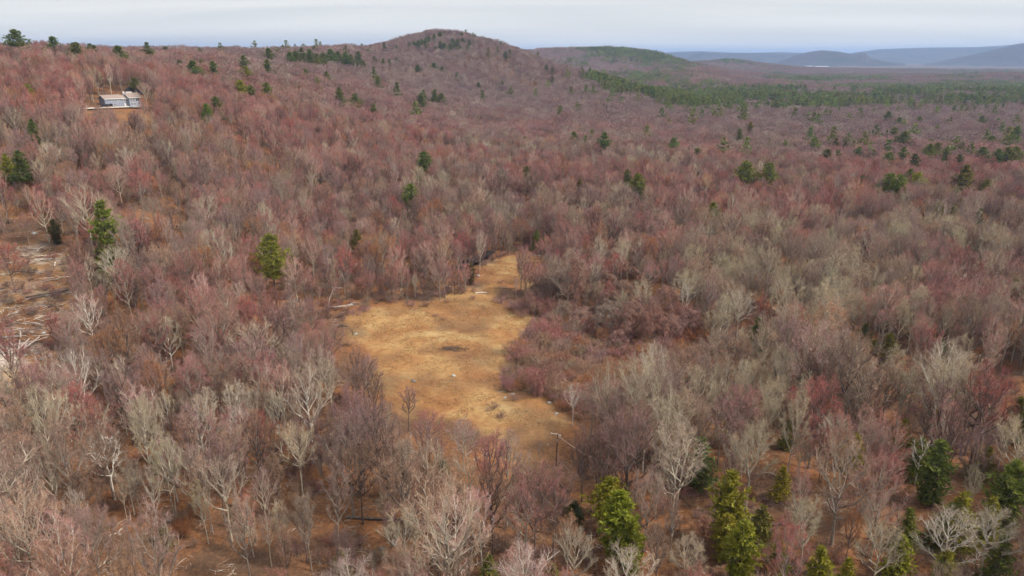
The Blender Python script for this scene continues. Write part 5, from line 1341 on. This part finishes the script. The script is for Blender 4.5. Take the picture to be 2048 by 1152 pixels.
ROCKS = [(957, 552, 0.9, 0, 'white boulder at the pond outlet behind the dark cedar'), (1099, 806, 0.65, 0, 'upper pale boulder on the right edge of the lower meadow'), (1113, 828, 0.6, 0, 'lower pale boulder on the right edge of the lower meadow'),
         (907, 752, 0.7, 0, 'lone small boulder in the lower middle of the meadow'), (827, 763, 0.7, 1, 'small dark stone at the left of the lower meadow'), (728, 569, 0.7, 0, 'pale stone in the brush above the fallen white tree'),
         (63, 664, 0.5, 0, 'small white stone beside the top of the log pile'), (88, 667, 0.7, 0, 'white boulder right of the log pile top'), (64, 701, 0.6, 0, 'pale stone at the right foot of the log pile'), (75, 706, 0.6, 0, 'pale stone just below the right foot of the log pile'),
         (101, 712, 0.8, 0, 'largest pale stone right of the log pile'), (84, 718, 0.8, 0, 'broad pale stone below the log pile'), (72, 718, 0.6, 0, 'stone left of the broad pale stone below the log pile'), (79, 732, 0.5, 0, 'lowest small white stone below the log pile'), (50, 711, 0.7, 0, 'pale stone at the front foot of the log pile'),
         (144, 436, 0.9, 1, 'grey boulder in the open patch left of the tall pine'), (70, 468, 1.0, 0, 'pale boulder in the open patch at far left'), (240, 437, 0.6, 0, 'white stone just right of the tall pine top'), (1010, 796, 0.5, 0, 'small pale stone on the right side of the lower meadow'),
         (1026, 788, 0.5, 0, 'small pale stone nearer the shrubs of the lower meadow'), (712, 668, 0.6, 0, 'pale stone right of the arching dead tree'), (1067, 511, 0.7, 0, 'left pale stone at the top of the upper meadow lobe'), (1078, 512, 0.6, 0, 'right pale stone at the top of the upper meadow lobe'),
         (822, 906, 0.8, 0, 'pale boulder among the trees below the meadow'), (792, 1087, 0.9, 0, 'pale stone on the orange forest floor at bottom'), (765, 1100, 0.7, 1, 'grey stone on the orange forest floor at bottom'), (822, 1068, 0.6, 0, 'pale stone near the long dark fallen trunk at bottom'), (1320, 835, 0.7, 1, 'grey stone under the red trees right of the utility pole')]
for px, py, s, q, lb in ROCKS:
    o = link('boulder', RMESH[(q, rc.randrange(4))], None, ground_at(px, py) + Vector((0, 0, 0.1 * s))); o.rotation_euler = (0, 0, rc.uniform(0, 6.28)); o.scale = (s, s * rc.uniform(0.8, 1.1), s * rc.uniform(0.8, 1.2))
    tag(o, lb, 'boulder', 'boulders and stones')

# ------------------------------------------------------------------ the air
def haze():
    m = bpy.data.materials.new('haze_air'); m.use_nodes = True; t = m.node_tree; t.nodes.clear()
    o = N(t, 'ShaderNodeOutputMaterial'); v = N(t, 'ShaderNodeVolumePrincipled')
    v.inputs['Color'].default_value = (0.44, 0.64, 1.0, 1); v.inputs['Density'].default_value = 6.8e-5; v.inputs['Anisotropy'].default_value = 0.2
    t.links.new(v.outputs[0], o.inputs['Volume'])
    b = MB(); b.box(-45000, 45000, -45000, 45000, -60, 370)
    me = b.mesh('haze', m); h = link('haze', me); tag(h, kind='stuff'); h['label'] = 'pale blue haze lying over the valley'
haze()
